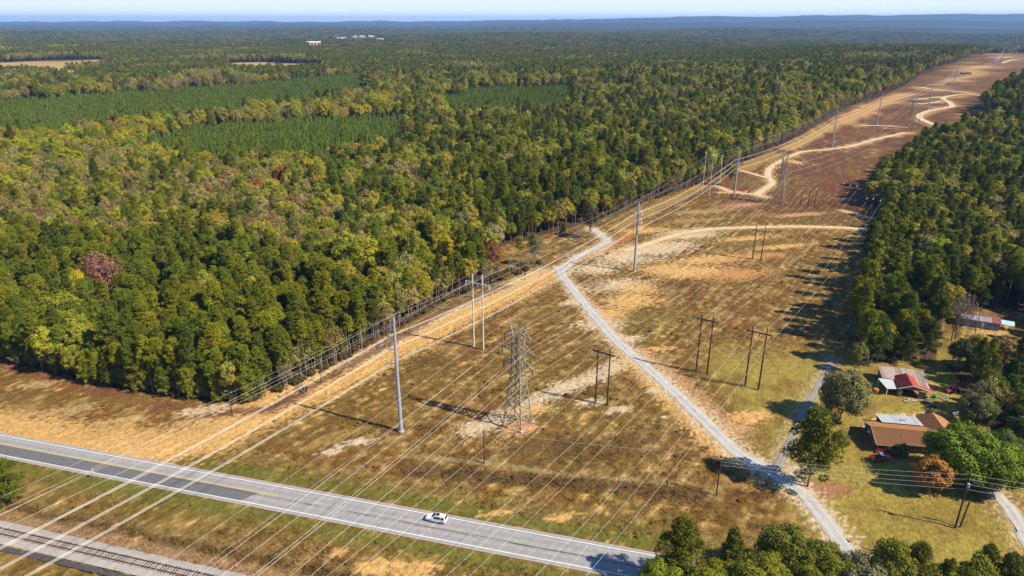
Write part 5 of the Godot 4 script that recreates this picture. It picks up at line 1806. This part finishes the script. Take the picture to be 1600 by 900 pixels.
func yard_things() -> void:
	var b: MB
	var wood := mat(0.12, 0.08, 0.05, 0.9)
	# a red tractor by the trees
	var o := thing("red_tractor", "small red tractor parked beside the right end of the workshop", "tractor", at(Vector2(140.9, -191.4)), 0.35)
	var red := mat(0.45, 0.04, 0.045, 0.5)
	var black := mat(0.02, 0.02, 0.02, 0.9)
	b = MB.new()
	b.loft([[Vector3(0.1, 0.7, -0.34), Vector3(0.1, 1.35, -0.32), Vector3(0.1, 1.35, 0.32), Vector3(0.1, 0.7, 0.34)], [Vector3(1.7, 0.7, -0.28), Vector3(1.7, 1.2, -0.22), Vector3(1.7, 1.2, 0.22), Vector3(1.7, 0.7, 0.28)]])
	obj("hood", b, red, o)
	b = MB.new()
	for s in [-1, 1]: b.boxat(Vector3(-0.7, 1.32, s * 0.72), Vector3(1.0, 0.08, 0.4))
	obj("fender", b, red, o)
	b = MB.new()
	b.boxat(Vector3(-0.6, 1.0, 0), Vector3(0.5, 0.1, 0.5))
	b.boxat(Vector3(-0.85, 1.25, 0), Vector3(0.1, 0.5, 0.5))
	obj("seat", b, black, o)
	b = MB.new()
	b.boxat(Vector3(-0.5, 2.35, 0), Vector3(1.5, 0.08, 1.3))
	for p in [Vector3(-1.1, 1.7, 0.6), Vector3(-1.1, 1.7, -0.6)]: b.boxat(p, Vector3(0.08, 1.3, 0.08))
	obj("sun_canopy", b, mat(0.5, 0.05, 0.09, 0.6), o)
	for w in [[-0.75, 0.78, 0.72], [1.3, 0.45, 0.6]]:
		for s in [-1, 1]:
			b = MB.new()
			b.tube(Vector3(w[0], w[1], s * w[2] - 0.16), Vector3(w[0], w[1], s * w[2] + 0.16), w[1], w[1], 14)
			obj("wheel", b, black, o)
	o = thing("red_trailer", "small red machine on wheels left of the red tractor", "trailer", at(Vector2(138.8, -190.6)), 0.2)
	b = MB.new()
	b.boxat(Vector3(0, 0.8, 0), Vector3(1.6, 0.7, 1.0))
	b.boxat(Vector3(0.3, 1.25, 0), Vector3(0.7, 0.4, 0.7))
	obj("body", b, mat(0.42, 0.09, 0.07, 0.6), o)
	for s in [-1, 1]:
		b = MB.new()
		b.tube(Vector3(0, 0.38, s * 0.6 - 0.1), Vector3(0, 0.38, s * 0.6 + 0.1), 0.38, 0.38, 12)
		obj("wheel", b, black, o)
	o = thing("riding_mower", "green and red riding mower on the grass before the workshop", "mower", at(Vector2(129.4, -182.5)), 0.9)
	b = MB.new()
	b.boxat(Vector3(0.5, 0.6, 0), Vector3(0.9, 0.4, 0.55))
	obj("hood", b, mat(0.03, 0.2, 0.05, 0.5), o)
	b = MB.new()
	b.boxat(Vector3(-0.3, 0.75, 0), Vector3(0.45, 0.5, 0.5))
	obj("seat", b, mat(0.45, 0.06, 0.05, 0.5), o)
	b = MB.new()
	b.boxat(Vector3(0.05, 0.28, 0), Vector3(1.1, 0.18, 1.2))
	obj("deck", b, mat(0.04, 0.22, 0.06, 0.5), o)
	for w in [[-0.5, 0.32], [0.75, 0.24]]:
		for s in [-1, 1]:
			b = MB.new()
			b.tube(Vector3(w[0], w[1], s * 0.5 - 0.1), Vector3(w[0], w[1], s * 0.5 + 0.1), w[1], w[1], 12)
			obj("wheel", b, black, o)
	var barrel := func(called: String, label: String, cat: String, p: Vector2, r: float, l: float, m: Material, lying: bool) -> void:
		var t := thing(called, label, cat, at(p), rng.randf() * 0.6)
		var q := MB.new()
		if lying:
			q.tube(Vector3(-l / 2, r, 0), Vector3(l / 2, r, 0), r, r, 16)
			for e in [-1, 1]: q.tube(Vector3(e * l / 2, r, 0), Vector3(e * (l / 2 + r * 0.4), r, 0), r, r * 0.5, 16)
		else:
			q.tube(Vector3(0, 0, 0), Vector3(0, l, 0), r, r, 16)
		obj("shell", q, m, t)
		q = MB.new()
		for e in [-0.3, 0.3]:
			if lying: q.boxat(Vector3(e * l, 0.1, 0), Vector3(0.15, 0.25, r * 1.4))
			else: q.tube(Vector3(0, l * (0.5 + e), 0), Vector3(0, l * (0.5 + e) + 0.05, 0), r + 0.03, r + 0.03, 16)
		obj("band", q, mat(0.2, 0.18, 0.16, 0.7), t)
	barrel.call("gas_tank", "white gas tank lying at the edge of the right trees", "tank", Vector2(133.4, -177.7), 0.5, 2.2, mat(0.7, 0.7, 0.68, 0.5), true)
	barrel.call("orange_drum", "rusty orange drum beside the white canopy", "drum", Vector2(115.8, -191.0), 0.75, 1.3, mat(0.42, 0.15, 0.05, 0.8), false)
	barrel.call("dark_bin", "left of two dark bins under the olive tree", "bin", Vector2(108.5, -184.8), 0.6, 0.9, mat(0.03, 0.045, 0.04, 0.6), false)
	barrel.call("dark_bin", "right of two dark bins under the olive tree", "bin", Vector2(110.3, -184.8), 0.6, 0.9, mat(0.035, 0.05, 0.04, 0.6), false)
	barrel.call("black_tank", "round black tank behind the farmhouse roof", "tank", Vector2(123.8, -175.9), 0.9, 1.9, mat(0.025, 0.025, 0.035, 0.5), false)
	barrel.call("green_barrel", "bright green barrel at the right corner of the workshop", "barrel", Vector2(132.9, -187.9), 0.6, 0.8, mat(0.03, 0.26, 0.12, 0.6), false)
	rng.seed = 88
	for e in [["pile of grey boards and scrap before the workshop posts", Vector2(129.9, -187.5)], ["scrap and parts on the grass left of the mower", Vector2(128.3, -183.6)], ["low pallet and scrap heap below the workshop plank wall", Vector2(122.8, -185.9)], ["pale boards stacked beside the tractor", Vector2(135.2, -186.7)]]:
		o = thing("scrap_pile", e[0], "scrap", at(e[1]), rng.randf() * 3.0, "scrap around the workshop")
		for k in 9:
			b = MB.new()
			b.box(Transform3D(Basis.from_euler(Vector3(rng.randf_range(-0.2, 0.2), rng.randf() * TAU, rng.randf_range(-0.2, 0.2))), Vector3(rng.randfn() * 0.8, 0.12 + 0.07 * k, rng.randfn() * 0.6)), Vector3(rng.randf_range(0.8, 2.0), 0.08, rng.randf_range(0.15, 0.5)))
			obj("board", b, [wood, mat(0.45, 0.43, 0.4), mat(0.2, 0.25, 0.22), mat(0.3, 0.12, 0.08)][rng.randi() % 4], o)
	o = thing("porch_bench", "white bench on the grass by the farmhouse front steps", "bench", at(Vector2(107.7, -159.0)), -0.2)
	b = MB.new()
	b.boxat(Vector3(0, 0.45, 0), Vector3(1.7, 0.08, 0.5))
	obj("seat", b, mat(0.7, 0.72, 0.72), o)
	b = MB.new()
	b.boxat(Vector3(0, 0.8, -0.24), Vector3(1.7, 0.5, 0.06))
	obj("backrest", b, mat(0.7, 0.72, 0.72), o)
	for x in [-0.75, 0.75]:
		b = MB.new()
		b.boxat(Vector3(x, 0.21, 0), Vector3(0.08, 0.42, 0.45))
		obj("leg", b, mat(0.6, 0.6, 0.6), o)

# trees that stand by themselves
func yard_trees() -> void:
	rng.seed = 21
	var leafy := func(label: String, key: String, p: Vector2, s: float, c: Color, stretch := 1.0) -> void:
		single_tree("pine_tree" if key.begins_with("yard") or key.begins_with("pine") or key.begins_with("edge") else "broadleaf_tree", label, "tree", key, p, s, c, "", stretch)
	leafy.call("big spreading green pine beside the gravel road and driveway fork", "yard0", Vector2(75.1, -143.7), 1.22, Color(0.140, 0.142, 0.011))
	leafy.call("olive grey hardwood between the driveway and the white canopy", "shade0", Vector2(97.3, -175.2), 1.12, Color(0.185, 0.168, 0.058), 1.1)
	leafy.call("bright yellow green shrub tree right of the roadside pine", "shade1", Vector2(90.1, -159.9), 0.42, Color(0.15, 0.16, 0.025))
	leafy.call("orange maple in front of the farmhouse", "maple0", Vector2(104.2, -141.0), 1.0, Color(0.38, 0.175, 0.03), 1.0)
	leafy.call("large round bright green tree right of the orange maple", "shade0", Vector2(113.5, -145.5), 1.42, Color(0.130, 0.182, 0.013), 0.84)
	leafy.call("second big green tree behind the utility pole at the drive", "shade1", Vector2(120.5, -141.5), 1.12, Color(0.136, 0.185, 0.013), 0.9)
	leafy.call("small dark green shrub beside the farmhouse porch steps", "bush0", Vector2(105.6, -157.5), 1.3, Color(0.07, 0.11, 0.02))
	leafy.call("small round pine at the left frame edge below the highway", "yard0", Vector2(-123.2, -135.1), 1.2, Color(0.105, 0.118, 0.010), 0.62)
	leafy.call("pine beside the small one at the left frame edge", "yard1", Vector2(-134.6, -139.9), 0.80, Color(0.080, 0.096, 0.010), 0.8)
	leafy.call("tall pine above the left corner of the workshop roof", "yard1", Vector2(123.8, -210.7), 0.98, Color(0.07, 0.105, 0.016))
	leafy.call("yellow green small tree at the bend of the driveway", "oak1", Vector2(115.2, -204.3), 0.62, Color(0.15, 0.155, 0.02))
	leafy.call("broad pine directly behind the workshop's grey roof", "yard0", Vector2(135.3, -211.7), 0.86, Color(0.075, 0.1, 0.014))
	leafy.call("dense pine between the workshop and the dark car", "yard1", Vector2(144.2, -213.6), 0.82, Color(0.08, 0.105, 0.014))
	leafy.call("pale olive tree above the gas tank", "shade1", Vector2(134.0, -170.8), 0.82, Color(0.125, 0.135, 0.04))
	leafy.call("dark cedar behind the pale olive tree at the right frame edge", "yard0", Vector2(139.4, -163.6), 0.62, Color(0.05, 0.08, 0.018))
	leafy.call("light green bushy tree at the right frame edge above the drive", "shade0", Vector2(140.7, -159.0), 0.86, Color(0.1, 0.13, 0.028))
	leafy.call("mid green tree between the cedar and the big green tree", "shade1", Vector2(130.4, -154.0), 0.72, Color(0.085, 0.12, 0.02))
	leafy.call("tall thin leaning pine in front of the mobile home", "edge2", Vector2(173.6, -233.0), 0.86, Color(0.075, 0.085, 0.02))
	leafy.call("left bare forked hardwood before the mobile home", "bare0", Vector2(162.8, -229.1), 1.12, Color(0.16, 0.13, 0.09))
	leafy.call("right bare forked hardwood before the mobile home", "bare1", Vector2(164.9, -230.2), 1.2, Color(0.17, 0.14, 0.1))
	leafy.call("dark oak with browning leaves below the mobile home", "oak0", Vector2(158.4, -208.9), 0.5, Color(0.1, 0.09, 0.02))
	leafy.call("dark green pine right below the tarp shelter", "yard1", Vector2(175.4, -207.5), 0.62, Color(0.055, 0.085, 0.02))
	leafy.call("tall pine among shadows at the right frame edge", "pine3", Vector2(161.9, -194.3), 0.9, Color(0.075, 0.1, 0.02))
	leafy.call("pine casting long shade beside the bare orange ground", "pine0", Vector2(153.8, -186.3), 0.85, Color(0.06, 0.09, 0.02))
	leafy.call("dark bushy tree in the shade right of the workshop", "oak3", Vector2(150.2, -205.2), 0.62, Color(0.05, 0.07, 0.02))
	leafy.call("dark tree behind the tractor", "oak2", Vector2(149.1, -196.4), 0.56, Color(0.055, 0.075, 0.02))
	# the belt of trees at the bottom of the picture, along the highway's end
	var belt := [[43.0, -108.5, 0.62, "shade1", 1], [49.5, -109.5, 0.66, "shade0", 2], [60.5, -111.0, 0.62, "shade1", 1], [66.5, -110.0, 0.6, "shade0", 0], [72.5, -108.5, 0.62, "shade1", 1], [35.0, -110.5, 0.93, "yard1", 0], [30.0, -107.0, 0.74, "shade1", 2], [40.0, -106.5, 0.72, "shade0", 1], [45.5, -112.0, 0.72, "pine2", 3], [52.0, -107.5, 0.8, "shade1", 1], [57.0, -113.0, 0.98, "shade0", 3], [63.0, -108.8, 0.92, "shade1", 0], [48.5, -103.5, 0.95, "shade0", 1],
		[69.0, -104.5, 0.98, "shade0", 4], [75.0, -105.5, 0.9, "oak1", 0], [80.0, -106.0, 0.76, "pine3", 0], [86.0, -105.0, 0.72, "pine0", 3], [92.0, -105.0, 0.74, "oak0", 0], [98.0, -105.0, 0.74, "pine1", 3], [104.5, -104.5, 0.76, "oak2", 1], [111.0, -104.0, 0.78, "pine2", 0], [38.0, -101.0, 0.9, "shade1", 2], [58.0, -102.0, 0.9, "shade1", 0], [27.5, -103.5, 0.6, "shade0", 1], [66.0, -106.0, 0.85, "shade1", 2], [83.5, -103.5, 0.8, "shade0", 1], [90.0, -102.5, 0.85, "shade1", 0], [101.5, -102.5, 0.9, "shade0", 2], [108.0, -102.0, 0.85, "shade1", 1], [95.5, -108.0, 0.6, "pine4", 3]]
	var tone := [Color(0.140, 0.142, 0.013), Color(0.170, 0.174, 0.013), Color(0.180, 0.200, 0.013), Color(0.125, 0.134, 0.013), Color(0.190, 0.184, 0.076)]
	var word := ["dark olive", "mid green", "bright green", "dark green", "grey green"]
	belt.sort_custom(func(a, b): return a[0] < b[0])
	for i in belt.size():
		var e: Array = belt[i]
		single_tree("roadside_tree", "%s tree, number %s from the left in the belt along the bottom edge" % [word[e[4]], ["one", "two", "three", "four", "five", "six", "seven", "eight", "nine", "ten", "eleven", "twelve", "thirteen", "fourteen", "fifteen", "sixteen", "seventeen", "eighteen", "nineteen", "twenty", "twenty one", "twenty two", "twenty three", "twenty four", "twenty five", "twenty six", "twenty seven", "twenty eight", "twenty nine", "thirty"][i]], "tree", e[3], Vector2(e[0], e[1]), e[2], tone[e[4]], "trees along the bottom of the picture")
	# trees that stand out at the forest edge
	leafy.call("pale nearly white trunked tree at the corner of the forest above the road fork", "thin0", Vector2(11.2, -312.6), 0.92, Color(0.14, 0.16, 0.06))
	leafy.call("lone tall pine in the grassy clearing above the road fork", "edge1", Vector2(25.2, -327.1), 0.82, Color(0.06, 0.085, 0.018))
	leafy.call("pinkish bare tree right of the lone pine in the grassy clearing", "bare1", Vector2(34.3, -342.9), 0.82, Color(0.2, 0.135, 0.11))
	leafy.call("dark broad oak at the end of the gravel road's upper fork", "oak2", Vector2(42.6, -357.8), 0.95, Color(0.075, 0.07, 0.028))
	leafy.call("slim green tree left of the second steel pole", "edge0", Vector2(63.5, -385.7), 0.75, Color(0.1, 0.15, 0.02))
	leafy.call("rust coloured oak at the forest edge above the whitish poles", "oak1", Vector2(-9.5, -299.1), 0.9, Color(0.20, 0.085, 0.028))
	leafy.call("reddish brown hardwood in the pines at far left", "thin1", Vector2(-164.1, -260.8), 1.3, Color(0.30, 0.135, 0.085))
	leafy.call("second reddish brown hardwood beside the small yellow tree", "thin2", Vector2(-173.8, -267.7), 1.25, Color(0.29, 0.125, 0.08))
	leafy.call("small bright yellow tree among the pines at far left", "shade1", Vector2(-175.7, -259.4), 0.62, Color(0.42, 0.36, 0.008), 2.0)
	for e in [["large yellow green tree in the middle of the left forest", Vector2(-73.2, -286.6), 1.35, Color(0.26, 0.27, 0.018)], ["yellow green tree with gold side, right of the largest one", Vector2(-62.9, -276.5), 1.32, Color(0.28, 0.27, 0.016)], ["yellow green tree left of the two largest ones", Vector2(-82.0, -290.7), 1.2, Color(0.23, 0.235, 0.018)], ["small golden tree in the brown edge of the forest", Vector2(-32.6, -303.5), 1.0, Color(0.33, 0.27, 0.01)], ["yellow crowned tree behind the pale poles by the grassy pad", Vector2(156.8, -486.1), 0.95, Color(0.22, 0.17, 0.02)],
			["yellow green tree in the grey hardwoods at left", Vector2(-235.3, -392.6), 1.3, Color(0.23, 0.225, 0.016)], ["second yellow green tree in the grey hardwoods at left", Vector2(-261.7, -402.6), 1.3, Color(0.22, 0.22, 0.018)]]:
		leafy.call(e[0], "oak%d" % (rng.randi() % 4), e[1], e[2], e[3])
	# logs and slash left along the cut
	for i in 9:
		var p: Vector2 = [Vector2(-29.0, -259.4), Vector2(-19.3, -273.5), Vector2(-7.2, -285.8), Vector2(6.0, -303.5), Vector2(-46.7, -224.8), Vector2(-57.5, -210.7), Vector2(-67.1, -193.9), Vector2(12.5, -315.4), Vector2(293.5, -697.3)][i]
		var o := thing("log_pile", "heap of %s logs at the forest edge, number %s from the near end" % [["grey", "brown", "pale"][i % 3], ["one", "two", "three", "four", "five", "six", "seven", "eight", "nine"][i]], "logs", at(p), rng.randf() * 3.0, "log heaps along the cut")
		for k in 7:
			var b := MB.new()
			var a := rng.randf_range(-0.6, 0.6)
			var c := Vector3(rng.randfn() * 1.2, 0.18 + 0.1 * (k % 4), rng.randfn() * 0.8)
			var d := Vector3(cos(a), rng.randf_range(-0.06, 0.12), sin(a)) * rng.randf_range(1.2, 3.0)
			b.tube(c - d, c + d, rng.randf_range(0.12, 0.24), 0.1, 6)
			obj("log", b, bark_m, o)

# ---------------------------------------------------------------- far away
func far_things() -> void:
	var white := mat(0.55, 0.55, 0.54, 0.6)
	var tan_w := mat(0.5, 0.38, 0.28, 0.8)
	var grey_r := mat(0.45, 0.46, 0.48, 0.6)
	var shed := func(label: String, p: Vector2, l: float, w: float, h: float, wall_m: Material, roof_m: Material, yaw: float, grp: String) -> void:
		var o := thing("far_building", label, "building", at(p, 4.0), yaw, grp)
		walls(o, -l / 2, l / 2, -w / 2, w / 2, h, wall_m)
		for s in [-1.0, 1.0]:
			var b := MB.new()
			var y := h + w * 0.16
			if s > 0: b.slab(Vector3(-l / 2 - 0.6, h, w / 2 + 0.6), Vector3(l / 2 + 0.6, h, w / 2 + 0.6), Vector3(l / 2 + 0.6, y, 0), Vector3(-l / 2 - 0.6, y, 0), 0.3)
			else: b.slab(Vector3(l / 2 + 0.6, h, -w / 2 - 0.6), Vector3(-l / 2 - 0.6, h, -w / 2 - 0.6), Vector3(-l / 2 - 0.6, y, -0.02), Vector3(l / 2 + 0.6, y, -0.02), 0.3)
			obj("roof", b, roof_m, o)
		for k in 4:
			var b := MB.new()
			b.boxat(Vector3(-l * 0.36 + k * l * 0.24, h * 0.4, w / 2 + 0.12), Vector3(l * 0.12, h * 0.6, 0.1))
			obj("window", b, mat(0.06, 0.07, 0.08, 0.3), o)
	var spots := [[Vector2(-1261.2, -5453.0), 70.0], [Vector2(-1261.1, -5810.6), 80.0], [Vector2(-1207.1, -5871.6), 70.0], [Vector2(-1130.6, -5849.2), 70.0], [Vector2(-1292.8, -5403.6), 40.0]]
	for i in 5:
		shed.call("white long building, %s of the row on the far bare slope" % ["second from left", "third from left", "fourth from left", "rightmost", "leftmost"][i], spots[i][0], spots[i][1] * 0.62, 18.0, 8.0, white, white, 0.1, "white buildings on the far slope")
	shed.call("tan roofed far building left of the white row", Vector2(-878.7, -3222.8), 60.0, 26.0, 12.0, tan_w, mat(0.6, 0.5, 0.42, 0.7), 0.15, "lone far buildings")
	shed.call("pair of small white walls right below the white row", Vector2(-710.9, -3917.9), 36.0, 18.0, 15.0, white, grey_r, -0.4, "lone far buildings")
	shed.call("tiny pale roof among the far left trees", Vector2(-2564.9, -5132.3), 46.0, 20.0, 12.0, tan_w, white, 0.2, "lone far buildings")
	shed.call("tiny white house far behind the left fields", Vector2(-2097.0, -6407.1), 40.0, 18.0, 15.0, white, white, 0.3, "lone far buildings")
	# dark brush heap and a pale cabinet on the far rise
	var dk := mat(0.02, 0.02, 0.022, 0.9)
	var o := thing("brush_heap", "long black heap beside the upper end of the clearing", "brush heap", at(Vector2(848.4, -1338.9)), -0.4)
	rng.seed = 5
	for k in 26:
		var b := MB.new()
		var c := Vector3(rng.randf_range(-8.0, 8.0), rng.randf_range(0.4, 2.6), rng.randf_range(-3.0, 3.0))
		var d := Vector3(rng.randfn(), rng.randfn() * 0.35, rng.randfn()).normalized() * rng.randf_range(1.5, 3.4)
		b.tube(c - d, c + d, 0.8, 0.5, 7)
		obj("log", b, dk, o)
	# low ridges along the horizon
	var ridges := [[7200.0, 26.0, 52.0, 3, 10.0], [10500.0, 66.0, 60.0, 11, 60.0], [16000.0, 125.0, 60.0, 23, 165.0]]
	var hm := textured(mat(0.026, 0.034, 0.020, 0.95, 0.0, false), noise_tex(0.06, 0.5, 1.3, 81, 4, 512), 900.0)
	for r in ridges:
		var b := MB.new()
		var dist: float = r[0]
		var n := 420
		var prev: Array = []
		for i in n + 1:
			var a := lerpf(-0.82, 0.82, float(i) / n)
			var x := tan(a) * dist
			var h: float = r[1] + r[2] * 0.55 * n_a.get_noise_2d(x * 0.018 + r[3] * 91.0, r[3]) + r[2] * 0.3 * n_a.get_noise_2d(x * 0.06, r[3] * 7.0) + 7.0 * n_b.get_noise_2d(x * 0.05, r[3] * 5.0) + r[4] * ss(-0.2, 0.62, a)
			var row: Array = []
			for k in 6:
				var t := k / 5.0
				var up := -30.0 + (h + 30.0) * (1.0 - pow(1.0 - t, 2.0))
				row.append(Vector3(x * (1.0 + 0.1 * t), up + 4.0 * n_b.get_noise_2d(x * 0.11 + k * 50.0, r[3]), -dist * (1.0 + 0.1 * t)))
			row.append(Vector3(x * 1.2, -40.0, -dist * 1.2))
			if i > 0:
				for k in 6: b.quad(prev[k], row[k], row[k + 1], prev[k + 1])
			prev = row
		structure("hills", b, hm)
	for e in [[0.232, 150.0], [0.2, 110.0], [0.322, 165.0]]:
		var p := Vector2(tan(e[0]) * 16800.0, -16800.0)
		var m := thing("radio_mast", "thin radio mast on the horizon ridge, %s" % ("second of three from the left" if e[0] == 0.232 else ("leftmost of three" if e[0] == 0.2 else "tallest, rightmost of three")), "mast", Vector3(p.x, 120.0, p.y), 0, "radio masts on the horizon")
		var b := MB.new()
		b.tube(Vector3(0, 0, 0), Vector3(0, e[1], 0), 7.0, 4.0, 6)
		obj("mast", b, mat(0.3, 0.3, 0.32), m)

func both(a: PackedVector2Array, b: PackedVector2Array) -> PackedVector2Array:
	var r := a.duplicate()
	r.append_array(b)
	return r

func _ready() -> void:
	var cam := Camera3D.new()
	cam.name = "camera"
	cam.fov = 45.66
	cam.near = 0.5
	cam.far = 60000.0
	cam.position = Vector3(0, 110, 0)
	cam.rotation_degrees = Vector3(-21.263, 0, 0)
	add_child(cam)
	cam.current = true
	var env := Environment.new()
	env.background_mode = Environment.BG_SKY
	var sm := ProceduralSkyMaterial.new()
	sm.sky_top_color = lin(0.065, 0.15, 0.36)
	sm.sky_horizon_color = lin(0.70, 0.76, 0.80)
	sm.sky_curve = 0.05
	sm.ground_bottom_color = lin(0.08, 0.08, 0.05)
	sm.ground_horizon_color = lin(0.25, 0.35, 0.5)
	sm.sun_angle_max = 8.0
	var sky := Sky.new()
	sky.sky_material = sm
	env.sky = sky
	env.tonemap_mode = Environment.TONE_MAPPER_LINEAR
	env.tonemap_exposure = 1.88
	env.sdfgi_enabled = true
	env.ssao_enabled = true
	env.ssil_enabled = true
	env.fog_enabled = true
	env.fog_light_color = lin(0.30, 0.55, 1.0)
	env.fog_density = 0.000045
	var we := WorldEnvironment.new()
	we.name = "environment"
	we.environment = env
	add_child(we)
	var sun := DirectionalLight3D.new()
	sun.name = "sun"
	sun.light_energy = 1.6
	sun.light_color = Color(1.0, 0.955, 0.87)
	sun.light_angular_distance = 0.5
	sun.shadow_enabled = true
	add_child(sun)
	sun.look_at_from_position(SUN_FROM * 100.0, Vector3.ZERO)

	rng.seed = 1
	n_a.seed = 3; n_a.frequency = 0.016; n_a.fractal_octaves = 3
	n_b.seed = 4; n_b.frequency = 0.075; n_b.fractal_octaves = 3
	n_c.seed = 6; n_c.frequency = 0.24; n_c.fractal_octaves = 2
	for n in [n_a, n_b, n_c]:
		n.noise_type = FastNoiseLite.TYPE_SIMPLEX_SMOOTH
	var edge := line([-397.5, -308.0, -265.7, -250.3, -179.5, -214.6, -146.0, -199.8, -118.2, -191.0, -89.4, -185.1, -79.2, -184.4, -71.7, -192.3, -62.9, -206.1, -47.8, -231.3, -27.2, -269.2, -2.9, -294.0])
	var corner := line([-2.9, -294.0, 7.6, -304.4, 15.6, -315.4])
	var edge2 := line([62.1, -402.6, 88.2, -439.0, 141.1, -496.6, 234.9, -630.8, 358.1, -798.4, 579.3, -1070.4, 778.8, -1360.1, 1029.7, -1654.2, 1649.9, -2517.1, 2914.1, -4124.3])
	var right_edge := line([3389.9, -3654.2, 1241.7, -1323.1, 832.4, -1157.3, 677.4, -977.2, 540.0, -805.8, 532.7, -776.3, 673.8, -775.5, 640.6, -735.4, 483.3, -709.1, 382.7, -637.0, 275.6, -496.6, 230.3, -433.9, 221.4, -377.7, 191.8, -330.2, 153.0, -267.7, 130.2, -230.2, 118.5, -208.9, 128.7, -211.7, 143.6, -214.6, 150.2, -213.6, 147.2, -199.8, 139.3, -180.6, 136.9, -165.2, 142.5, -159.0, 168.4, -160.5])
	clearings = [line([148.6, -214.6, 171.5, -249.0, 202.0, -262.1, 215.0, -249.0, 196.3, -222.2, 175.3, -211.7, 153.0, -207.9]), line([145.3, -236.9, 152.0, -247.7, 162.8, -249.0, 159.5, -238.7]), line([152.7, -192.3, 162.8, -202.9, 169.8, -200.7, 157.8, -186.3])]
	low_zone = line([141.1, -211.7, 154.8, -222.2, 200.6, -224.8, 200.2, -196.4, 165.2, -154.6, 134.7, -160.5, 139.0, -188.2])
	cleared = edge.duplicate()
	cleared.append_array(line([-7.4, -312.6, -6.1, -342.9, 24.5, -370.0, 49.3, -392.6]))
	cleared.append_array(edge2)
	cleared.append_array(right_edge)
	cleared.append_array(line([700, -60, 700, 2500, -900, 2500, -900, -60]))
	fields = [both(line([-1467.0, -1915.9, -1299.8, -2060.2, -1189.6, -2108.9]), line([-973.7, -1709.4, -1020.3, -1635.5, -967.8, -1527.0, -1049.9, -1548.0, -1140.9, -1485.2])), both(line([-1028.6, -1607.4, -984.7, -1623.3]), line([-795.2, -1308.8, -813.8, -1278.2])), both(line([-787.3, -1988.4, -683.0, -2020.7, -496.4, -1889.5]), line([-405.8, -1543.2, -496.7, -1504.8, -624.9, -1575.8])), line([-864.4, -3299.6, -839.9, -3738.2, -811.1, -4609.5, -1074.6, -6118.5, -1288.0, -5747.0, -1315.0, -5116.7]), line([-756.4, -2637.4, -698.0, -2692.2, -842.6, -3259.8, -921.2, -3263.0]), line([-638.7, -3368.9, -580.6, -3376.7, -705.5, -4109.4, -780.4, -4181.3])]
	plant_a = both(line([-713.0, -865.9, -710.0, -975.2, -643.0, -1058.0, -531.7, -1177.0, -300.0, -1455.3]), line([-195.8, -1033.2, -281.5, -860.3, -292.4, -801.8, -360.2, -789.9, -403.5, -734.8, -425.3, -660.4, -463.8, -628.4, -482.9, -578.9]))
	plant_b = both(line([-369.6, -641.0, -333.4, -722.2, -231.7, -787.9, -113.5, -825.1]), line([-88.7, -599.2, -124.8, -559.8, -182.5, -514.4, -240.2, -514.4]))
	plant_c = both(line([-109.9, -1008.4, -41.3, -1142.8, 91.7, -1128.7]), line([85.3, -853.5, 0.0, -801.8, -80.4, -801.8]))
	brown_row = line([-672.4, -801.8, -707.8, -978.4, -618.5, -1055.0, -548.9, -1332.5, -445.6, -1086.8, -458.5, -1015.3, -553.9, -911.8, -611.3, -840.0, -587.3, -695.7])
	pine_zone = line([-338.4, -329.6, -262.0, -339.1, -199.9, -316.2, -152.4, -335.5, -81.6, -275.3, -59.6, -248.4, -33.2, -201.5, -30.7, -183.4, -53.3, -154.3, -128.9, -148.2, -210.9, -183.4])
	dark_zone = line([-94.4, -640.0, -25.9, -705.1, 71.5, -784.0, 188.0, -682.1, 342.2, -750.1, 225.2, -525.1, 118.2, -415.4, 52.7, -341.5, 19.5, -335.5, -34.1, -354.3])
	dull_zone = line([-460.3, -525.1, -299.6, -536.2, -173.4, -487.0, -95.4, -354.3, -96.3, -288.4, -153.9, -339.1, -202.4, -320.5, -304.9, -335.5])
	gold_zone = line([-482.9, -578.9, -425.3, -660.4, -281.8, -814.2, -139.1, -960.9, -69.1, -755.9, -200.5, -682.1, -289.8, -628.4, -315.8, -547.8, -430.2, -511.8])

	reserved = [Vector2(-164.1, -260.8), Vector2(-173.8, -267.7), Vector2(-175.7, -259.4), Vector2(-73.2, -286.6), Vector2(-62.9, -276.5), Vector2(-82.0, -290.7), Vector2(-32.6, -303.5), Vector2(-9.5, -299.1), Vector2(-235.3, -392.6), Vector2(-261.7, -402.6)]
	grid_lines()
	land_colors()
	build_land()
	build_roads()
	make_trees()
	build_lines()
	build_homestead()
	edge_row(edge.slice(0, 7), 4, 4.0, 0.04, true)
	edge_row(edge.slice(6), 3, 5.6, 0.16)
	edge_row(edge2.slice(0, 7), 3, 4.6, 0.4)
	edge_row(edge.slice(7), 2, 7.0, 0.6)
	edge_row(corner, 1, 6.0, 0.35)
	edge_row(line([221.4, -377.7, 191.8, -330.2, 153.0, -267.7, 130.2, -230.2]), 3, 5.0, 0.02, true)
	edge_row(line([221.4, -377.7, 191.8, -330.2, 153.0, -267.7, 130.2, -230.2]), 3, 5.5, 0.02)
	outer_pines(line([204.5, -350.8, 173.9, -303.5, 153.9, -271.3, 137.8, -244.7, 124.2, -220.6]))
	grow_forest()
	yard_trees()
	settle_trees()
	weeds()
	far_things()
